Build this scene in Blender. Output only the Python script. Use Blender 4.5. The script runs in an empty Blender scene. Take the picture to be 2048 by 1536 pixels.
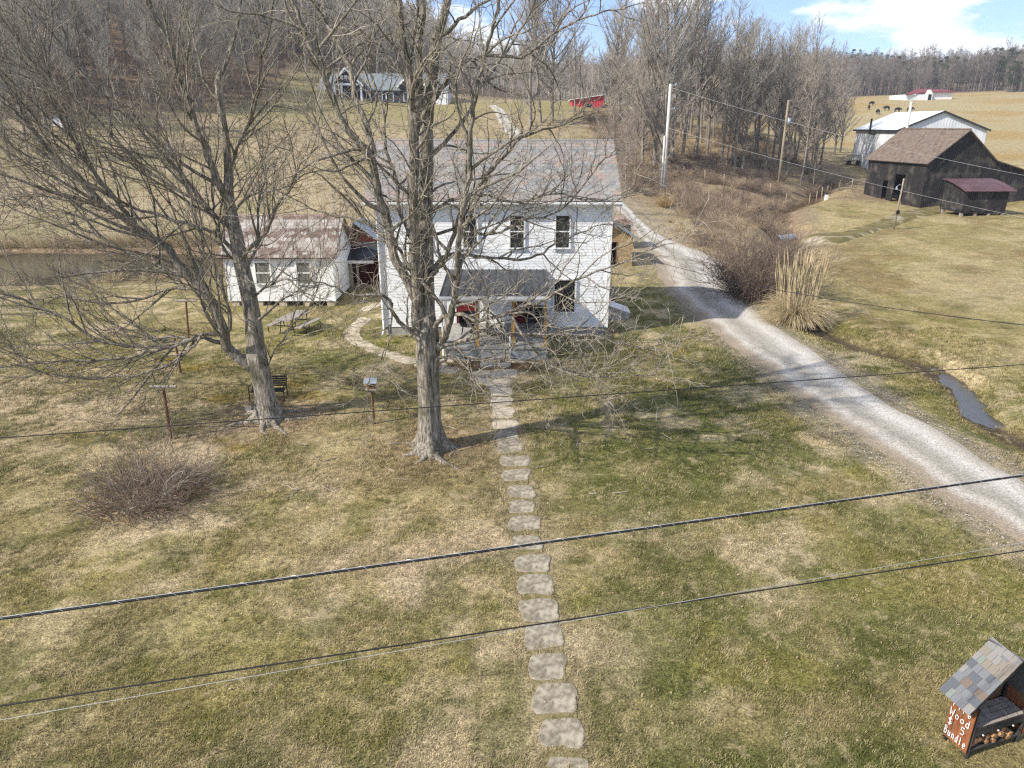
import bpy, bmesh, math, random
import numpy as np
from mathutils import Vector, Matrix, noise as mnoise
R = math.radians
random.seed(7); rng = np.random.default_rng(7)
sc = bpy.context.scene
col = sc.collection

# ------------------------------------------------------------------ camera
H, F, PITCH = 9.0, 1422.0, R(20)
SP, CP = math.sin(PITCH), math.cos(PITCH)
cam_d = bpy.data.cameras.new('camera'); cam = bpy.data.objects.new('camera', cam_d); col.objects.link(cam)
cam.location = (0, 0, H); cam.rotation_euler = (R(90) - PITCH, 0, 0)
cam_d.sensor_width = 36; cam_d.lens = 36 * F / 2048; cam_d.clip_end = 6000; cam_d.clip_start = 0.1
sc.camera = cam

# ------------------------------------------------------------------ sky and sun
SUN_EL, SUN_DIR = 39.0, Vector((0.89, 0.456, 0)).normalized()     # SUN_DIR: where shadows fall on the ground
w = bpy.data.worlds.new('World'); sc.world = w; w.use_nodes = True
nt = w.node_tree; nt.nodes.clear()
def N(nt, t, **kw):
    n = nt.nodes.new(t)
    for k, v in kw.items():
        if k.startswith('i_'):
            n.inputs[k[2:].replace('_', ' ')].default_value = v
        else: setattr(n, k, v)
    return n
sky = N(nt, 'ShaderNodeTexSky', sky_type='NISHITA', sun_disc=False, sun_elevation=R(SUN_EL),
        sun_rotation=math.atan2(-SUN_DIR.x, -SUN_DIR.y), altitude=200, air_density=1.0, dust_density=0.15, ozone_density=2.5)
tc = N(nt, 'ShaderNodeTexCoord')
mp = N(nt, 'ShaderNodeMapping'); mp.inputs['Scale'].default_value = (5.0, 5.0, 15.0); mp.inputs['Location'].default_value = (2.3, 0.6, 0.3)
nz = N(nt, 'ShaderNodeTexNoise', i_Scale=1.0, i_Detail=9.0, i_Roughness=0.56)
cr = N(nt, 'ShaderNodeValToRGB'); cr.color_ramp.elements[0].position = 0.50; cr.color_ramp.elements[1].position = 0.575
mx = N(nt, 'ShaderNodeMix', data_type='RGBA'); mx.inputs[7].default_value = (9.2, 9.4, 9.8, 1)
tint = N(nt, 'ShaderNodeMix', data_type='RGBA', blend_type='MULTIPLY'); tint.inputs[0].default_value = 1; tint.inputs[7].default_value = (0.86, 0.96, 1.22, 1)
bg = N(nt, 'ShaderNodeBackground', i_Strength=0.09); wo = N(nt, 'ShaderNodeOutputWorld')
L = nt.links.new
L(tc.outputs['Generated'], mp.inputs['Vector']); L(mp.outputs[0], nz.inputs['Vector']); L(nz.outputs[0], cr.inputs[0])
L(sky.outputs[0], tint.inputs[6]); L(tint.outputs[2], mx.inputs[6]); L(cr.outputs[0], mx.inputs[0])
L(mx.outputs[2], bg.inputs[0]); L(bg.outputs[0], wo.inputs[0])
sd = bpy.data.lights.new('sun', 'SUN'); sd.energy = 4.0; sd.angle = R(0.8); sd.color = (1.0, 0.93, 0.82)
so = bpy.data.objects.new('sun', sd); col.objects.link(so)
ld = Vector((SUN_DIR.x * math.cos(R(SUN_EL)), SUN_DIR.y * math.cos(R(SUN_EL)), -math.sin(R(SUN_EL))))
so.rotation_euler = ld.to_track_quat('-Z', 'Y').to_euler(); so.location = (-40, -30, 60)
vs = sc.view_settings; vs.view_transform = 'Standard'; vs.look = 'None'; vs.gamma = 1; vs.exposure = 0.8; vs.use_curve_mapping = False
sc.cycles.use_denoising = False; sc.cycles.filter_width = 1.3
sc.cycles.max_bounces = 6; sc.cycles.transparent_max_bounces = 8

# ------------------------------------------------------------------ pixel helpers (a pixel gives a direction only)
def ray(px, py):
    u, v = (px - 1024) / F, (768 - py) / F
    return Vector((u, CP + v * SP, -SP + v * CP))
def A(px, py, Y):                 # point of the ray on the vertical plane at distance Y
    d = ray(px, py); return Vector((0, 0, H)) + d * (Y / d.y)
def G(px, py, z=0.0):             # point of the ray at height z
    d = ray(px, py); return Vector((0, 0, H)) + d * ((z - H) / d.z)

# ------------------------------------------------------------------ noise and terrain
def hash2(ix, iy, s):
    h = (ix.astype(np.int64) * 374761393 + iy.astype(np.int64) * 668265263 + s * 1274126177) & 0xffffffff
    h = ((h ^ (h >> 13)) * 1274126177) & 0xffffffff
    return ((h ^ (h >> 16)) & 0xffff) / 65535.0
def vnoise(x, y, s=0):
    ix, iy = np.floor(x), np.floor(y); fx, fy = x - ix, y - iy
    fx, fy = fx * fx * (3 - 2 * fx), fy * fy * (3 - 2 * fy)
    a, b = hash2(ix, iy, s), hash2(ix + 1, iy, s); c, d = hash2(ix, iy + 1, s), hash2(ix + 1, iy + 1, s)
    return (a + (b - a) * fx) * (1 - fy) + (c + (d - c) * fx) * fy
def fbm(x, y, sc_, o=4, s=0):
    v = 0; a = .5; t = 0
    for i in range(o):
        v = v + a * vnoise(x * sc_ * 2 ** i, y * sc_ * 2 ** i, s + i * 17); t += a; a *= .5
    return v / t
def sstep(a, b, v):
    t = np.clip((v - a) / (b - a), 0, 1); return t * t * (3 - 2 * t)
def seg_dist(X, Y, pts):
    best = np.full(np.shape(X), 1e9)
    for (a, b), (c, d) in zip(pts[:-1], pts[1:]):
        vx, vy = c - a, d - b; t = np.clip(((X - a) * vx + (Y - b) * vy) / (vx * vx + vy * vy + 1e-9), 0, 1)
        best = np.minimum(best, np.hypot(X - a - t * vx, Y - b - t * vy))
    return best
CT = [(x, y, 0) for x in (-26, -16, -8, 0, 8, 16, 24, 34) for y in (-10, 2, 12, 22, 32, 42)]
CT += [(-60, 0, 0), (-60, 30, 0), (60, 0, 0), (60, 30, 0.3), (60, 60, 0.4), (45, 50, 0), (34, 60, 0), (-120, 0, 0), (140, 0, 1), (-60, -40, 0), (60, -40, 0), (0, -40, 0),
       (-45, 48, -.5), (-30, 48, -.5), (-20, 50, -.3), (-30, 62, -.3), (-48, 62, -.2), (-70, 55, 0),
       (-14, 46, .1), (-10, 60, 1.4), (0, 50, .5), (0, 65, 2.4), (0, 85, 5.0), (0, 120, 10.2), (0, 143, 12.9), (0, 175, 15), (-22, 143, 12.9), (-10, 120, 10),
       (-25, 85, 4.2), (-40, 80, 3.0), (-40, 110, 8), (-60, 95, 8), (-60, 140, 20), (-40, 180, 26), (-80, 200, 44), (-120, 150, 36), (-110, 260, 60), (-60, 260, 44), (-200, 250, 70), (-30, 220, 26),
       (0, 230, 16.5), (20, 150, 13), (25, 130, 10.5), (30, 200, 14.5), (40, 260, 17), (0, 320, 20), (60, 330, 19),
       (10, 58, .7), (14, 75, 2.3), (18, 85, 3.0), (26, 94, 3.2), (40, 104, 2.9), (16, 66, 1.2), (26, 72, -.2), (22, 62, -.1), (30, 82, .6), (36, 90, .6),
       (40, 78, 0), (49, 84, 0), (50, 100, .4), (60, 84, .3), (70, 90, 1.4), (55, 116, 3.1), (66, 116, 3.3), (80, 118, 4), (76, 165, 7.2), (60, 160, 6.5), (95, 240, 13.2), (75, 240, 12.5),
       (130, 330, 19.5), (90, 330, 19), (180, 330, 21), (150, 440, 25.5), (200, 440, 27), (160, 560, 36), (255, 560, 47), (318, 560, 35), (390, 560, 49), (230, 700, 47), (120, 700, 40), (330, 650, 40), (430, 700, 56),
       (300, 200, 14), (200, 120, 6), (400, 300, 25), (0, 700, 34), (-300, 700, 80), (-400, 300, 80), (-300, 60, 20), (60, 450, 22)]
CT = np.array(CT, float); CC = 9.0
def _phi(r2): return np.sqrt(r2 + CC * CC)
_n = len(CT)
_M = _phi(((CT[:, None, :2] - CT[None, :, :2]) ** 2).sum(2)) + np.eye(_n) * -0.6
_P = np.c_[np.ones(_n), CT[:, :2]]
_W = np.linalg.solve(np.block([[_M, _P], [_P.T, np.zeros((3, 3))]]), np.r_[CT[:, 2], 0, 0, 0])
DITCH = [tuple(G(*p)[:2]) for p in ((1560, 600), (1650, 657), (1740, 690), (1840, 715), (1900, 752), (1948, 792), (1956, 822), (2048, 866), (2200, 930))]
POOL = [tuple(G(*p, -.4)[:2]) for p in ((1862, 722), (1885, 738), (1912, 760), (1936, 782), (1944, 800), (1942, 814), (1955, 828), (1990, 844))]
GULLY = [(17.5, 44), (21, 55), (25, 66), (27, 74), (31, 84), (38, 93), (46, 106)]
POND = (-33.0, 50.5, 17.0, 7.0)
def terr(X, Y):
    X = np.asarray(X, float); Y = np.asarray(Y, float); shp = X.shape; x, y = X.ravel(), Y.ravel()
    z = np.empty_like(x)
    for i in range(0, len(x), 20000):
        q = np.c_[x[i:i+20000], y[i:i+20000]]
        z[i:i+20000] = _phi(((q[:, None] - CT[None, :, :2]) ** 2).sum(2)) @ _W[:_n] + _W[_n] + q @ _W[_n+1:]
    yard = sstep(40, 30, y) * sstep(30, 22, np.abs(x - 4)) * sstep(-12, -4, y)
    z = z * (1 - yard)
    d = seg_dist(x, y, DITCH); wv = fbm(x, y, 1.1, 3, 5)
    z = z - 0.34 * sstep(1.5, 0.2, d + .7 * (wv - .5)) - .06 * sstep(2.6, .8, d)
    z = z - .26 * sstep(.68, .12, seg_dist(x, y, POOL) + .45 * (fbm(x, y, 2.2, 3, 6) - .5))
    d = seg_dist(x, y, GULLY); z = z - 1.25 * sstep(3.2, .3, d + 1.8 * (fbm(x, y, .35, 3, 9) - .5)) * sstep(46, 52, y)
    e = np.hypot((x - POND[0]) / POND[2], (y - POND[1]) / POND[3]) + .25 * (fbm(x, y, .2, 3, 3) - .5)
    z = np.where(e < 1.25, z * sstep(.95, 1.25, e) + (-1.0) * (1 - sstep(.85, 1.15, e)), z)
    rough = sstep(36, 60, np.hypot(x - 4, y - 15))
    z = z + rough * (.5 * (fbm(x, y, .12, 4, 21) - .5)) * (1 - sstep(1.3, 1.0, e)) + .05 * (fbm(x, y, .5, 3, 31) - .5) * (1 - rough) * .6
    return z.reshape(shp)
def tz(x, y): return float(terr(np.array([x]), np.array([y]))[0])
def T(px, py, far=900):           # where the ray meets the terrain
    d = ray(px, py); d = d / d.y; ys = np.concatenate([np.arange(5, 120, .25), np.arange(120, far, 1.5)])
    X, Z = d.x * ys, H + d.z * ys; k = np.nonzero(Z <= terr(X, ys))[0]
    i = k[0] if len(k) else len(ys) - 1
    return Vector((X[i], ys[i], tz(X[i], ys[i])))

# ------------------------------------------------------------------ materials
def S(r, g, b):
    f = lambda c: ((c / 255 + .055) / 1.055) ** 2.4 if c > 10 else c / 255 / 12.92
    return (f(r), f(g), f(b), 1)
def pm(name, c1, c2=None, scale=5, rough=.85, bump=0., stretch=(1, 1, 1), metal=0., detail=6, lo=.35, hi=.65, c3=None, s3=1.5, spec=.3, objc=True, bscale=None, bdist=.02):
    m = bpy.data.materials.new(name); m.use_nodes = True; t = m.node_tree; b = t.nodes['Principled BSDF']
    b.inputs['Roughness'].default_value = rough; b.inputs['Metallic'].default_value = metal; b.inputs['Specular IOR Level'].default_value = spec
    if c2 is None: b.inputs['Base Color'].default_value = c1; return m
    tcn = N(t, 'ShaderNodeTexCoord') if objc else N(t, 'ShaderNodeNewGeometry')
    src = tcn.outputs['Object'] if objc else tcn.outputs['Position']
    mp = N(t, 'ShaderNodeMapping'); mp.inputs['Scale'].default_value = stretch
    n = N(t, 'ShaderNodeTexNoise', i_Scale=scale, i_Detail=detail, i_Roughness=.62)
    r = N(t, 'ShaderNodeValToRGB'); r.color_ramp.elements[0].position = lo; r.color_ramp.elements[1].position = hi
    r.color_ramp.elements[0].color = c1; r.color_ramp.elements[1].color = c2
    k = t.links.new; k(src, mp.inputs[0]); k(mp.outputs[0], n.inputs['Vector']); k(n.outputs[0], r.inputs[0])
    out = r.outputs[0]
    if c3 is not None:
        n3 = N(t, 'ShaderNodeTexNoise', i_Scale=s3, i_Detail=5, i_Roughness=.6); r3 = N(t, 'ShaderNodeValToRGB')
        r3.color_ramp.elements[0].position = .5; r3.color_ramp.elements[1].position = .66
        mm = N(t, 'ShaderNodeMix', data_type='RGBA'); mm.inputs[7].default_value = c3
        k(src, n3.inputs['Vector']); k(n3.outputs[0], r3.inputs[0]); k(r3.outputs[0], mm.inputs[0]); k(out, mm.inputs[6]); out = mm.outputs[2]
    k(out, b.inputs['Base Color'])
    if bump:
        bp = N(t, 'ShaderNodeBump', i_Strength=min(1, bump), i_Distance=bdist)
        if bscale:
            n2 = N(t, 'ShaderNodeTexNoise', i_Scale=bscale, i_Detail=6); k(mp.outputs[0], n2.inputs['Vector']); k(n2.outputs[0], bp.inputs['Height'])
        else: k(n.outputs[0], bp.inputs['Height'])
        k(bp.outputs[0], b.inputs['Normal'])
    return m
M = {}
M['bark'] = pm('bark', S(78, 72, 63), S(174, 165, 150), 11, .95, 1., (1.6, 1.6, .24), c3=S(92, 90, 74), s3=2.2, objc=False, spec=.1, bdist=.06)
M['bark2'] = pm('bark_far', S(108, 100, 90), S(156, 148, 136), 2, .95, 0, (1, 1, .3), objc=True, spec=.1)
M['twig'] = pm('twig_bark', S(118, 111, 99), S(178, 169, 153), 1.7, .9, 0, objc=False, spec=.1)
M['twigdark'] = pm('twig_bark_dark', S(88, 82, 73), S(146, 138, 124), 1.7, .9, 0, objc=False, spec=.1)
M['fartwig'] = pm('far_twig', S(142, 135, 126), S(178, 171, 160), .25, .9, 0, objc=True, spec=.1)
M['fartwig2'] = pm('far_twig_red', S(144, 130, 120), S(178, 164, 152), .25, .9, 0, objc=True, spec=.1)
M['pine'] = pm('pine_needles', S(48, 58, 40), S(78, 86, 58), .5, .9, 0, objc=True, spec=.1)
M['siding'] = pm('white_siding', S(214, 216, 216), S(236, 237, 236), 1.3, .55, .05, (1, 1, 3), spec=.35)
M['white'] = pm('white_paint', S(216, 217, 216), S(234, 234, 232), 3, .5, 0)
M['oldwhite'] = pm('weathered_white_paint', S(212, 211, 206), S(236, 235, 232), 4, .7, .2, (1, 1, .4))
M['glass'] = pm('window_glass', S(26, 29, 33), S(44, 48, 52), 1.2, .08, 0, spec=.6)
M['curtain'] = pm('curtain', S(74, 73, 68), S(126, 123, 114), 5, .9, .2, (4, 1, .2))
M['darkmetal'] = pm('dark_metal_roof', S(46, 48, 52), S(68, 71, 76), .9, .42, .04, (1, 1, 1), metal=.35)
M['concrete'] = pm('concrete', S(138, 136, 130), S(172, 170, 163), 6, .9, .35, c3=S(120, 112, 98), s3=1.1)
M['block'] = pm('grey_block', S(126, 132, 136), S(160, 164, 166), 8, .9, .4)
M['yellowpost'] = pm('treated_pine', S(150, 116, 58), S(182, 146, 84), 4, .7, .1, (4, 4, .4))
M['reddoor'] = pm('red_door', S(92, 26, 26), S(112, 34, 32), 3, .5, 0)
M['greywood'] = pm('weathered_grey_wood', S(112, 104, 96), S(170, 163, 152), 6, .9, .4, (8, .5, 8))
M['brownwood'] = pm('brown_wood', S(86, 62, 42), S(128, 98, 70), 6, .9, .4, (6, 6, .6))
M['blackwood'] = pm('black_barn_wood', S(24, 23, 24), S(52, 49, 48), 3, .9, .5, (5, 5, .25), c3=S(82, 77, 72), s3=.7)
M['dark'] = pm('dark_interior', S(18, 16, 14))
M['black'] = pm('black_metal', S(20, 20, 22), S(34, 34, 36), 10, .5, 0, metal=.3)
M['barnroof'] = pm('weathered_barn_roof', S(84, 72, 64), S(126, 112, 100), 2.6, .9, .4, (1, 1, 1), c3=S(112, 100, 90), s3=.6)
M['redmetal'] = pm('faded_red_metal', S(76, 50, 52), S(102, 72, 73), 1.2, .5, .1, metal=.1)
M['redroof'] = pm('dark_red_roof', S(106, 42, 48), S(126, 56, 60), .4, .6, 0)
M['redbarn'] = pm('red_barn_siding', S(170, 56, 66), S(196, 78, 86), .8, .7, 0, (3, 3, .3))
M['whitemetal'] = pm('white_metal_siding', S(196, 200, 202), S(222, 224, 224), .7, .5, 0, (1, 1, .3))
M['whiteroof'] = pm('pale_metal_roof', S(196, 202, 206), S(220, 224, 226), .5, .5, 0)
M['galv'] = pm('galvanised_metal', S(128, 138, 148), S(176, 184, 190), 3, .4, .05, metal=.6)
M['brick'] = None
M['rust'] = pm('rusty_metal', S(112, 78, 62), S(166, 150, 140), 5, .8, .2)
M['pole'] = pm('pale_pole_wood', S(176, 172, 164), S(206, 203, 196), 4, .85, .2, (4, 4, .3))
M['polebrown'] = pm('pole_wood', S(128, 116, 98), S(160, 148, 128), 4, .85, .2, (4, 4, .3))
M['wire'] = pm('black_cable', S(28, 28, 30), S(44, 44, 46), 8, .5)
M['wirepale'] = pm('aluminium_wire', S(170, 170, 166), S(196, 196, 192), 8, .5, metal=.4)
M['navy'] = pm('navy_siding', S(50, 54, 68), S(64, 68, 82), .8, .7)
M['shingle'] = pm('grey_shingle', S(104, 112, 116), S(128, 134, 136), 1.2, .9, .1)
M['stonegrey'] = pm('grey_sandstone', S(110, 103, 88), S(156, 147, 129), 9, .95, .6, c3=S(168, 159, 140), s3=5)
M['stonepink'] = pm('pale_sandstone', S(164, 152, 132), S(194, 182, 161), 5, .95, .4, c3=S(150, 140, 122), s3=2)
M['sign'] = pm('stained_orange_wood', S(112, 64, 40), S(156, 98, 62), 5, .7, .2, (8, 8, .7), c3=S(128, 96, 70), s3=6)
M['paint'] = pm('white_lettering', S(236, 234, 228), S(248, 247, 244), 20, .6)
M['logwood'] = pm('split_firewood', S(122, 86, 56), S(186, 148, 106), 9, .9, .4, (1, 4, 4))
M['straw'] = pm('dead_straw', S(156, 138, 104), S(204, 188, 152), 2.2, .9, 0, objc=False)
M['strawdark'] = pm('dead_leaf_blade', S(148, 124, 84), S(194, 170, 124), 2.5, .9, 0, objc=False)
M['bushtwig'] = pm('bush_twig', S(82, 68, 60), S(144, 128, 114), 3, .9, 0, objc=False)
M['brush'] = pm('brown_bramble', S(134, 114, 94), S(180, 160, 136), .8, .9, 0, objc=False)
M['litter'] = pm('leaf_litter', S(98, 66, 44), S(166, 116, 76), 6, .9, 0, objc=False)
M['cow'] = pm('black_hide', S(22, 20, 20), S(36, 33, 31), 4, .8)
M['water'] = pm('creek_water', S(50, 48, 42), S(66, 62, 56), 3, .10, .5, (1, 1, 1), spec=.4, bscale=14)
M['pondwater'] = pm('pond_water', S(44, 44, 36), S(60, 58, 46), .6, .07, .06, spec=.7, bscale=2)
SL = [pm('slate_%d' % i, c, tuple(min(1, v * 1.25) for v in c[:3]) + (1,), 14, .75, .15) for i, c in enumerate(
      [S(128, 126, 122), S(133, 126, 120), S(119, 120, 119), S(139, 124, 114), S(120, 114, 109), S(136, 134, 129)])]
SL2 = [pm('small_slate_%d' % i, c, tuple(min(1, v * 1.3) for v in c[:3]) + (1,), 14, .8, .15) for i, c in enumerate(
      [S(142, 135, 127), S(112, 97, 88), S(154, 149, 142), S(100, 84, 75), S(130, 119, 110)])]
SH = [pm('shingle_tab_%d' % i, c, tuple(min(1, v * 1.25) for v in c[:3]) + (1,), 60, .95, .3) for i, c in enumerate(
      [S(104, 106, 109), S(84, 87, 92), S(118, 111, 102), S(112, 118, 112), S(104, 93, 85), S(122, 119, 116)])]

# ------------------------------------------------------------------ mesh helpers
def tag(o, label=None, cat=None, group=None, kind=None):
    for k, v in (('label', label), ('category', cat), ('group', group), ('kind', kind)):
        if v: o[k] = v
    return o
def empty(name, loc=(0, 0, 0), label=None, cat=None, group=None, rz=None):
    o = bpy.data.objects.new(name, None); col.objects.link(o); o.location = loc
    if rz is None: OFF[o.name] = Vector(loc)     # parts in world coordinates
    else: o.rotation_euler.z = rz                # parts in the thing's own coordinates
    return tag(o, label, cat, group)
OFF = {}                                # world origin of things whose parts are given in world coordinates
class MB:
    def __init__(s): s.v = []; s.f = []; s.m = []
    def add(s, vs, fs, mi=0):
        n = len(s.v); s.v += [tuple(p) for p in vs]; s.f += [tuple(i + n for i in f) for f in fs]; s.m += [mi] * len(fs); return s
    def box(s, x0, x1, y0, y1, z0, z1, mi=0):
        return s.add([(x0, y0, z0), (x1, y0, z0), (x1, y1, z0), (x0, y1, z0), (x0, y0, z1), (x1, y0, z1), (x1, y1, z1), (x0, y1, z1)],
                     [(0, 3, 2, 1), (4, 5, 6, 7), (0, 1, 5, 4), (1, 2, 6, 5), (2, 3, 7, 6), (3, 0, 4, 7)], mi)
    def slab(s, quad, th, mi=0):          # quad of 4 points, thickened against its normal
        a, b, c, d = [Vector(q) for q in quad]; n = (b - a).cross(d - a).normalized() * -th
        return s.add([a, b, c, d, a + n, b + n, c + n, d + n], [(0, 1, 2, 3), (7, 6, 5, 4), (0, 4, 5, 1), (1, 5, 6, 2), (2, 6, 7, 3), (3, 7, 4, 0)], mi)
    def prism(s, poly, ext, mi=0):        # poly of 3D points extruded by a vector
        n = len(poly); e = Vector(ext); p = [Vector(q) for q in poly]
        return s.add(p + [q + e for q in p], [tuple(range(n)), tuple(range(2 * n - 1, n - 1, -1))] + [(i, n + i, n + (i + 1) % n, (i + 1) % n) for i in range(n)], mi)
    def tube(s, pts, rad, k=6, mi=0, cap=True):
        pts = [Vector(p) for p in pts]; n = len(pts)
        if not hasattr(rad, '__len__'): rad = [rad] * n
        base = len(s.v); u = None
        for i, p in enumerate(pts):
            t = (pts[min(i + 1, n - 1)] - pts[max(i - 1, 0)]).normalized()
            if u is None: u = t.orthogonal().normalized()
            else:
                u = u - t * u.dot(t); u = u.normalized() if u.length > 1e-6 else t.orthogonal().normalized()
            v = t.cross(u)
            for j in range(k):
                a = 2 * math.pi * j / k; s.v.append(tuple(p + (u * math.cos(a) + v * math.sin(a)) * rad[i]))
        for i in range(n - 1):
            for j in range(k):
                s.f.append((base + i * k + j, base + i * k + (j + 1) % k, base + (i + 1) * k + (j + 1) % k, base + (i + 1) * k + j)); s.m.append(mi)
        if cap:
            s.f.append(tuple(base + j for j in range(k - 1, -1, -1))); s.m.append(mi)
            s.f.append(tuple(base + (n - 1) * k + j for j in range(k))); s.m.append(mi)
        return s
    def mesh(s, name, mats, smooth=False):
        me = bpy.data.meshes.new(name); me.from_pydata(s.v, [], s.f)
        for m in (mats if isinstance(mats, (list, tuple)) else [mats]): me.materials.append(m)
        if any(s.m): me.polygons.foreach_set('material_index', s.m)
        if smooth: me.polygons.foreach_set('use_smooth', [True] * len(s.f))
        return me
    def build(s, name, mats, parent=None, smooth=False, loc=None, fix=True):
        me = s.mesh(name, mats, smooth)
        if fix:
            bm = bmesh.new(); bm.from_mesh(me); bmesh.ops.recalc_face_normals(bm, faces=bm.faces); bm.to_mesh(me); bm.free()
        return link(name, me, parent, loc)
def link(name, me, parent=None, loc=None, rot=None):
    o = bpy.data.objects.new(name, me); col.objects.link(o); o.parent = parent
    loc = Vector(loc) if loc is not None else Vector((0, 0, 0))
    if parent is not None and parent.name in OFF:
        o.location = loc - OFF[parent.name]; OFF[o.name] = loc
    else: o.location = loc
    if rot is not None: o.rotation_euler = rot
    return o
def npmesh(name, V, Fq, mats, smooth=True):
    me = bpy.data.meshes.new(name); V = np.asarray(V, np.float32); Fq = np.asarray(Fq, np.int32); k = Fq.shape[1]
    me.vertices.add(len(V)); me.vertices.foreach_set('co', V.ravel()); me.loops.add(Fq.size); me.loops.foreach_set('vertex_index', Fq.ravel())
    me.polygons.add(len(Fq)); me.polygons.foreach_set('loop_start', np.arange(len(Fq), dtype=np.int32) * k)
    me.update(calc_edges=True); me.validate()
    if smooth: me.polygons.foreach_set('use_smooth', np.ones(len(Fq), bool))
    for m in (mats if isinstance(mats, (list, tuple)) else [mats]): me.materials.append(m)
    return me
def tubes_arr(polys, k=3):                # many polylines [(pts, radii)] -> one vertex/quad array, batched by length
    VV, FF, off = [], [], 0; by = {}
    for p, r in polys: by.setdefault(len(p), []).append((p, r))
    for n, lst in by.items():
        P = np.array([[tuple(q) for q in p] for p, _ in lst], float); Rr = np.array([r for _, r in lst], float); m = len(lst)
        Tn = np.empty_like(P); Tn[:, 1:-1] = P[:, 2:] - P[:, :-2]; Tn[:, 0] = P[:, 1] - P[:, 0]; Tn[:, -1] = P[:, -1] - P[:, -2]
        Tn /= np.linalg.norm(Tn, axis=2, keepdims=True) + 1e-9
        ref = np.zeros((m, 1, 3)); main = Tn.mean(1); ax = np.abs(main).argmin(1); ref[np.arange(m), 0, ax] = 1
        U = np.cross(Tn, ref); U /= np.linalg.norm(U, axis=2, keepdims=True) + 1e-9; W_ = np.cross(Tn, U)
        a = np.arange(k) * 2 * np.pi / k
        ring = P[:, :, None] + (U[:, :, None] * np.cos(a)[None, None, :, None] + W_[:, :, None] * np.sin(a)[None, None, :, None]) * Rr[:, :, None, None]
        VV.append(ring.reshape(-1, 3)); idx = np.arange(m * n * k).reshape(m, n, k) + off
        a0, a1 = idx[:, :-1], idx[:, 1:]
        FF.append(np.stack([a0, np.roll(a0, -1, 2), np.roll(a1, -1, 2), a1], -1).reshape(-1, 4)); off += m * n * k
    return np.concatenate(VV), np.concatenate(FF)
def gn_scatter(o, srcs, density_attr=None):
    """object o: mesh of points with attributes scl (float), rot (vector), vid (int); instances srcs on them"""
    t = bpy.data.node_groups.new('scatter', 'GeometryNodeTree')
    t.interface.new_socket('Geometry', in_out='INPUT', socket_type='NodeSocketGeometry'); t.interface.new_socket('Geometry', in_out='OUTPUT', socket_type='NodeSocketGeometry')
    gi, go = t.nodes.new('NodeGroupInput'), t.nodes.new('NodeGroupOutput'); k = t.links.new
    geo = t.nodes.new('GeometryNodeGeometryToInstance')
    for s_ in reversed(srcs):
        oi = t.nodes.new('GeometryNodeObjectInfo'); oi.inputs['Object'].default_value = s_; oi.inputs['As Instance'].default_value = True; k(oi.outputs['Geometry'], geo.inputs[0])
    ip = t.nodes.new('GeometryNodeInstanceOnPoints'); ip.inputs['Pick Instance'].default_value = True
    def at(nm, ty):
        a = t.nodes.new('GeometryNodeInputNamedAttribute'); a.data_type = ty; a.inputs['Name'].default_value = nm; return a.outputs['Attribute']
    k(gi.outputs[0], ip.inputs['Points']); k(geo.outputs[0], ip.inputs['Instance']); k(at('scl', 'FLOAT'), ip.inputs['Scale']); k(at('vid', 'INT'), ip.inputs['Instance Index'])
    k(at('rot', 'FLOAT_VECTOR'), ip.inputs['Rotation']); k(ip.outputs[0], go.inputs[0])
    md = o.modifiers.new('scatter', 'NODES'); md.node_group = t
def points_obj(name, P, scl, rotz, vid, colr=None, tilt=None):
    me = bpy.data.meshes.new(name); n = len(P); me.vertices.add(n); me.vertices.foreach_set('co', np.asarray(P, np.float32).ravel())
    me.attributes.new('scl', 'FLOAT', 'POINT').data.foreach_set('value', np.asarray(scl, np.float32))
    r = np.zeros((n, 3), np.float32); r[:, 2] = rotz
    if tilt is not None: r[:, :2] = tilt
    me.attributes.new('rot', 'FLOAT_VECTOR', 'POINT').data.foreach_set('vector', r.ravel())
    me.attributes.new('vid', 'INT', 'POINT').data.foreach_set('value', np.asarray(vid, np.int32))
    if colr is not None:
        c = np.ones((n, 4), np.float32); c[:, :3] = colr; me.attributes.new('gcol', 'FLOAT_COLOR', 'POINT').data.foreach_set('color', c.ravel())
    o = bpy.data.objects.new(name, me); col.objects.link(o); return o
def hidden_src(name, me):               # only a source for scattering, never linked to the scene
    return bpy.data.objects.new(name, me)

# ================================================================== GROUND
LANE_R = [(1236, 392), (1268, 425), (1300, 458), (1350, 482), (1400, 499), (1442, 522), (1438, 560), (1475, 597), (1530, 640), (1615, 697), (1687, 750), (1768, 803), (1848, 850), (1955, 914), (2048, 972), (2250, 1100)]
LANE_L = [(1215, 398), (1252, 436), (1272, 470), (1290, 500), (1318, 540), (1345, 590), (1420, 650), (1462, 690), (1525, 737), (1602, 792), (1690, 855), (1800, 938), (1900, 1005), (2048, 1095), (2250, 1210)]
laneR = [T(x + 7 * (y > 520), y) for x, y in LANE_R]; laneL = [T(x - 6 - 8 * (y > 520), y) for x, y in LANE_L]
PATHC = [tuple(G(*p)[:2]) for p in ((1128, 1530), (1110, 1397), (1090, 1290), (1071, 1169), (1045, 1010), (1020, 893), (1003, 803), (992, 745))]
TREE1 = G(862, 898); TREE2 = G(537, 838)
TRACK = [tuple(T(*p)[:2]) for p in ((1500, 520), (1590, 497), (1680, 474), (1760, 447), (1830, 425), (1885, 418))]
LC = [((a.x + b.x) / 2, (a.y + b.y) / 2) for a, b in zip(laneR, laneL + [laneL[-1]])]
C = lambda r, g, b: np.array(S(r, g, b)[:3])
GREEN, OLIVE, STRAW, TAN, DIRT, LITTER, GOLD = C(98, 97, 54), C(133, 121, 82), C(168, 152, 115), C(188, 170, 140), C(124, 104, 80), C(130, 113, 95), C(156, 142, 106)
def mixc(a, b, t): return a * (1 - t[..., None]) + b * t[..., None]
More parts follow.
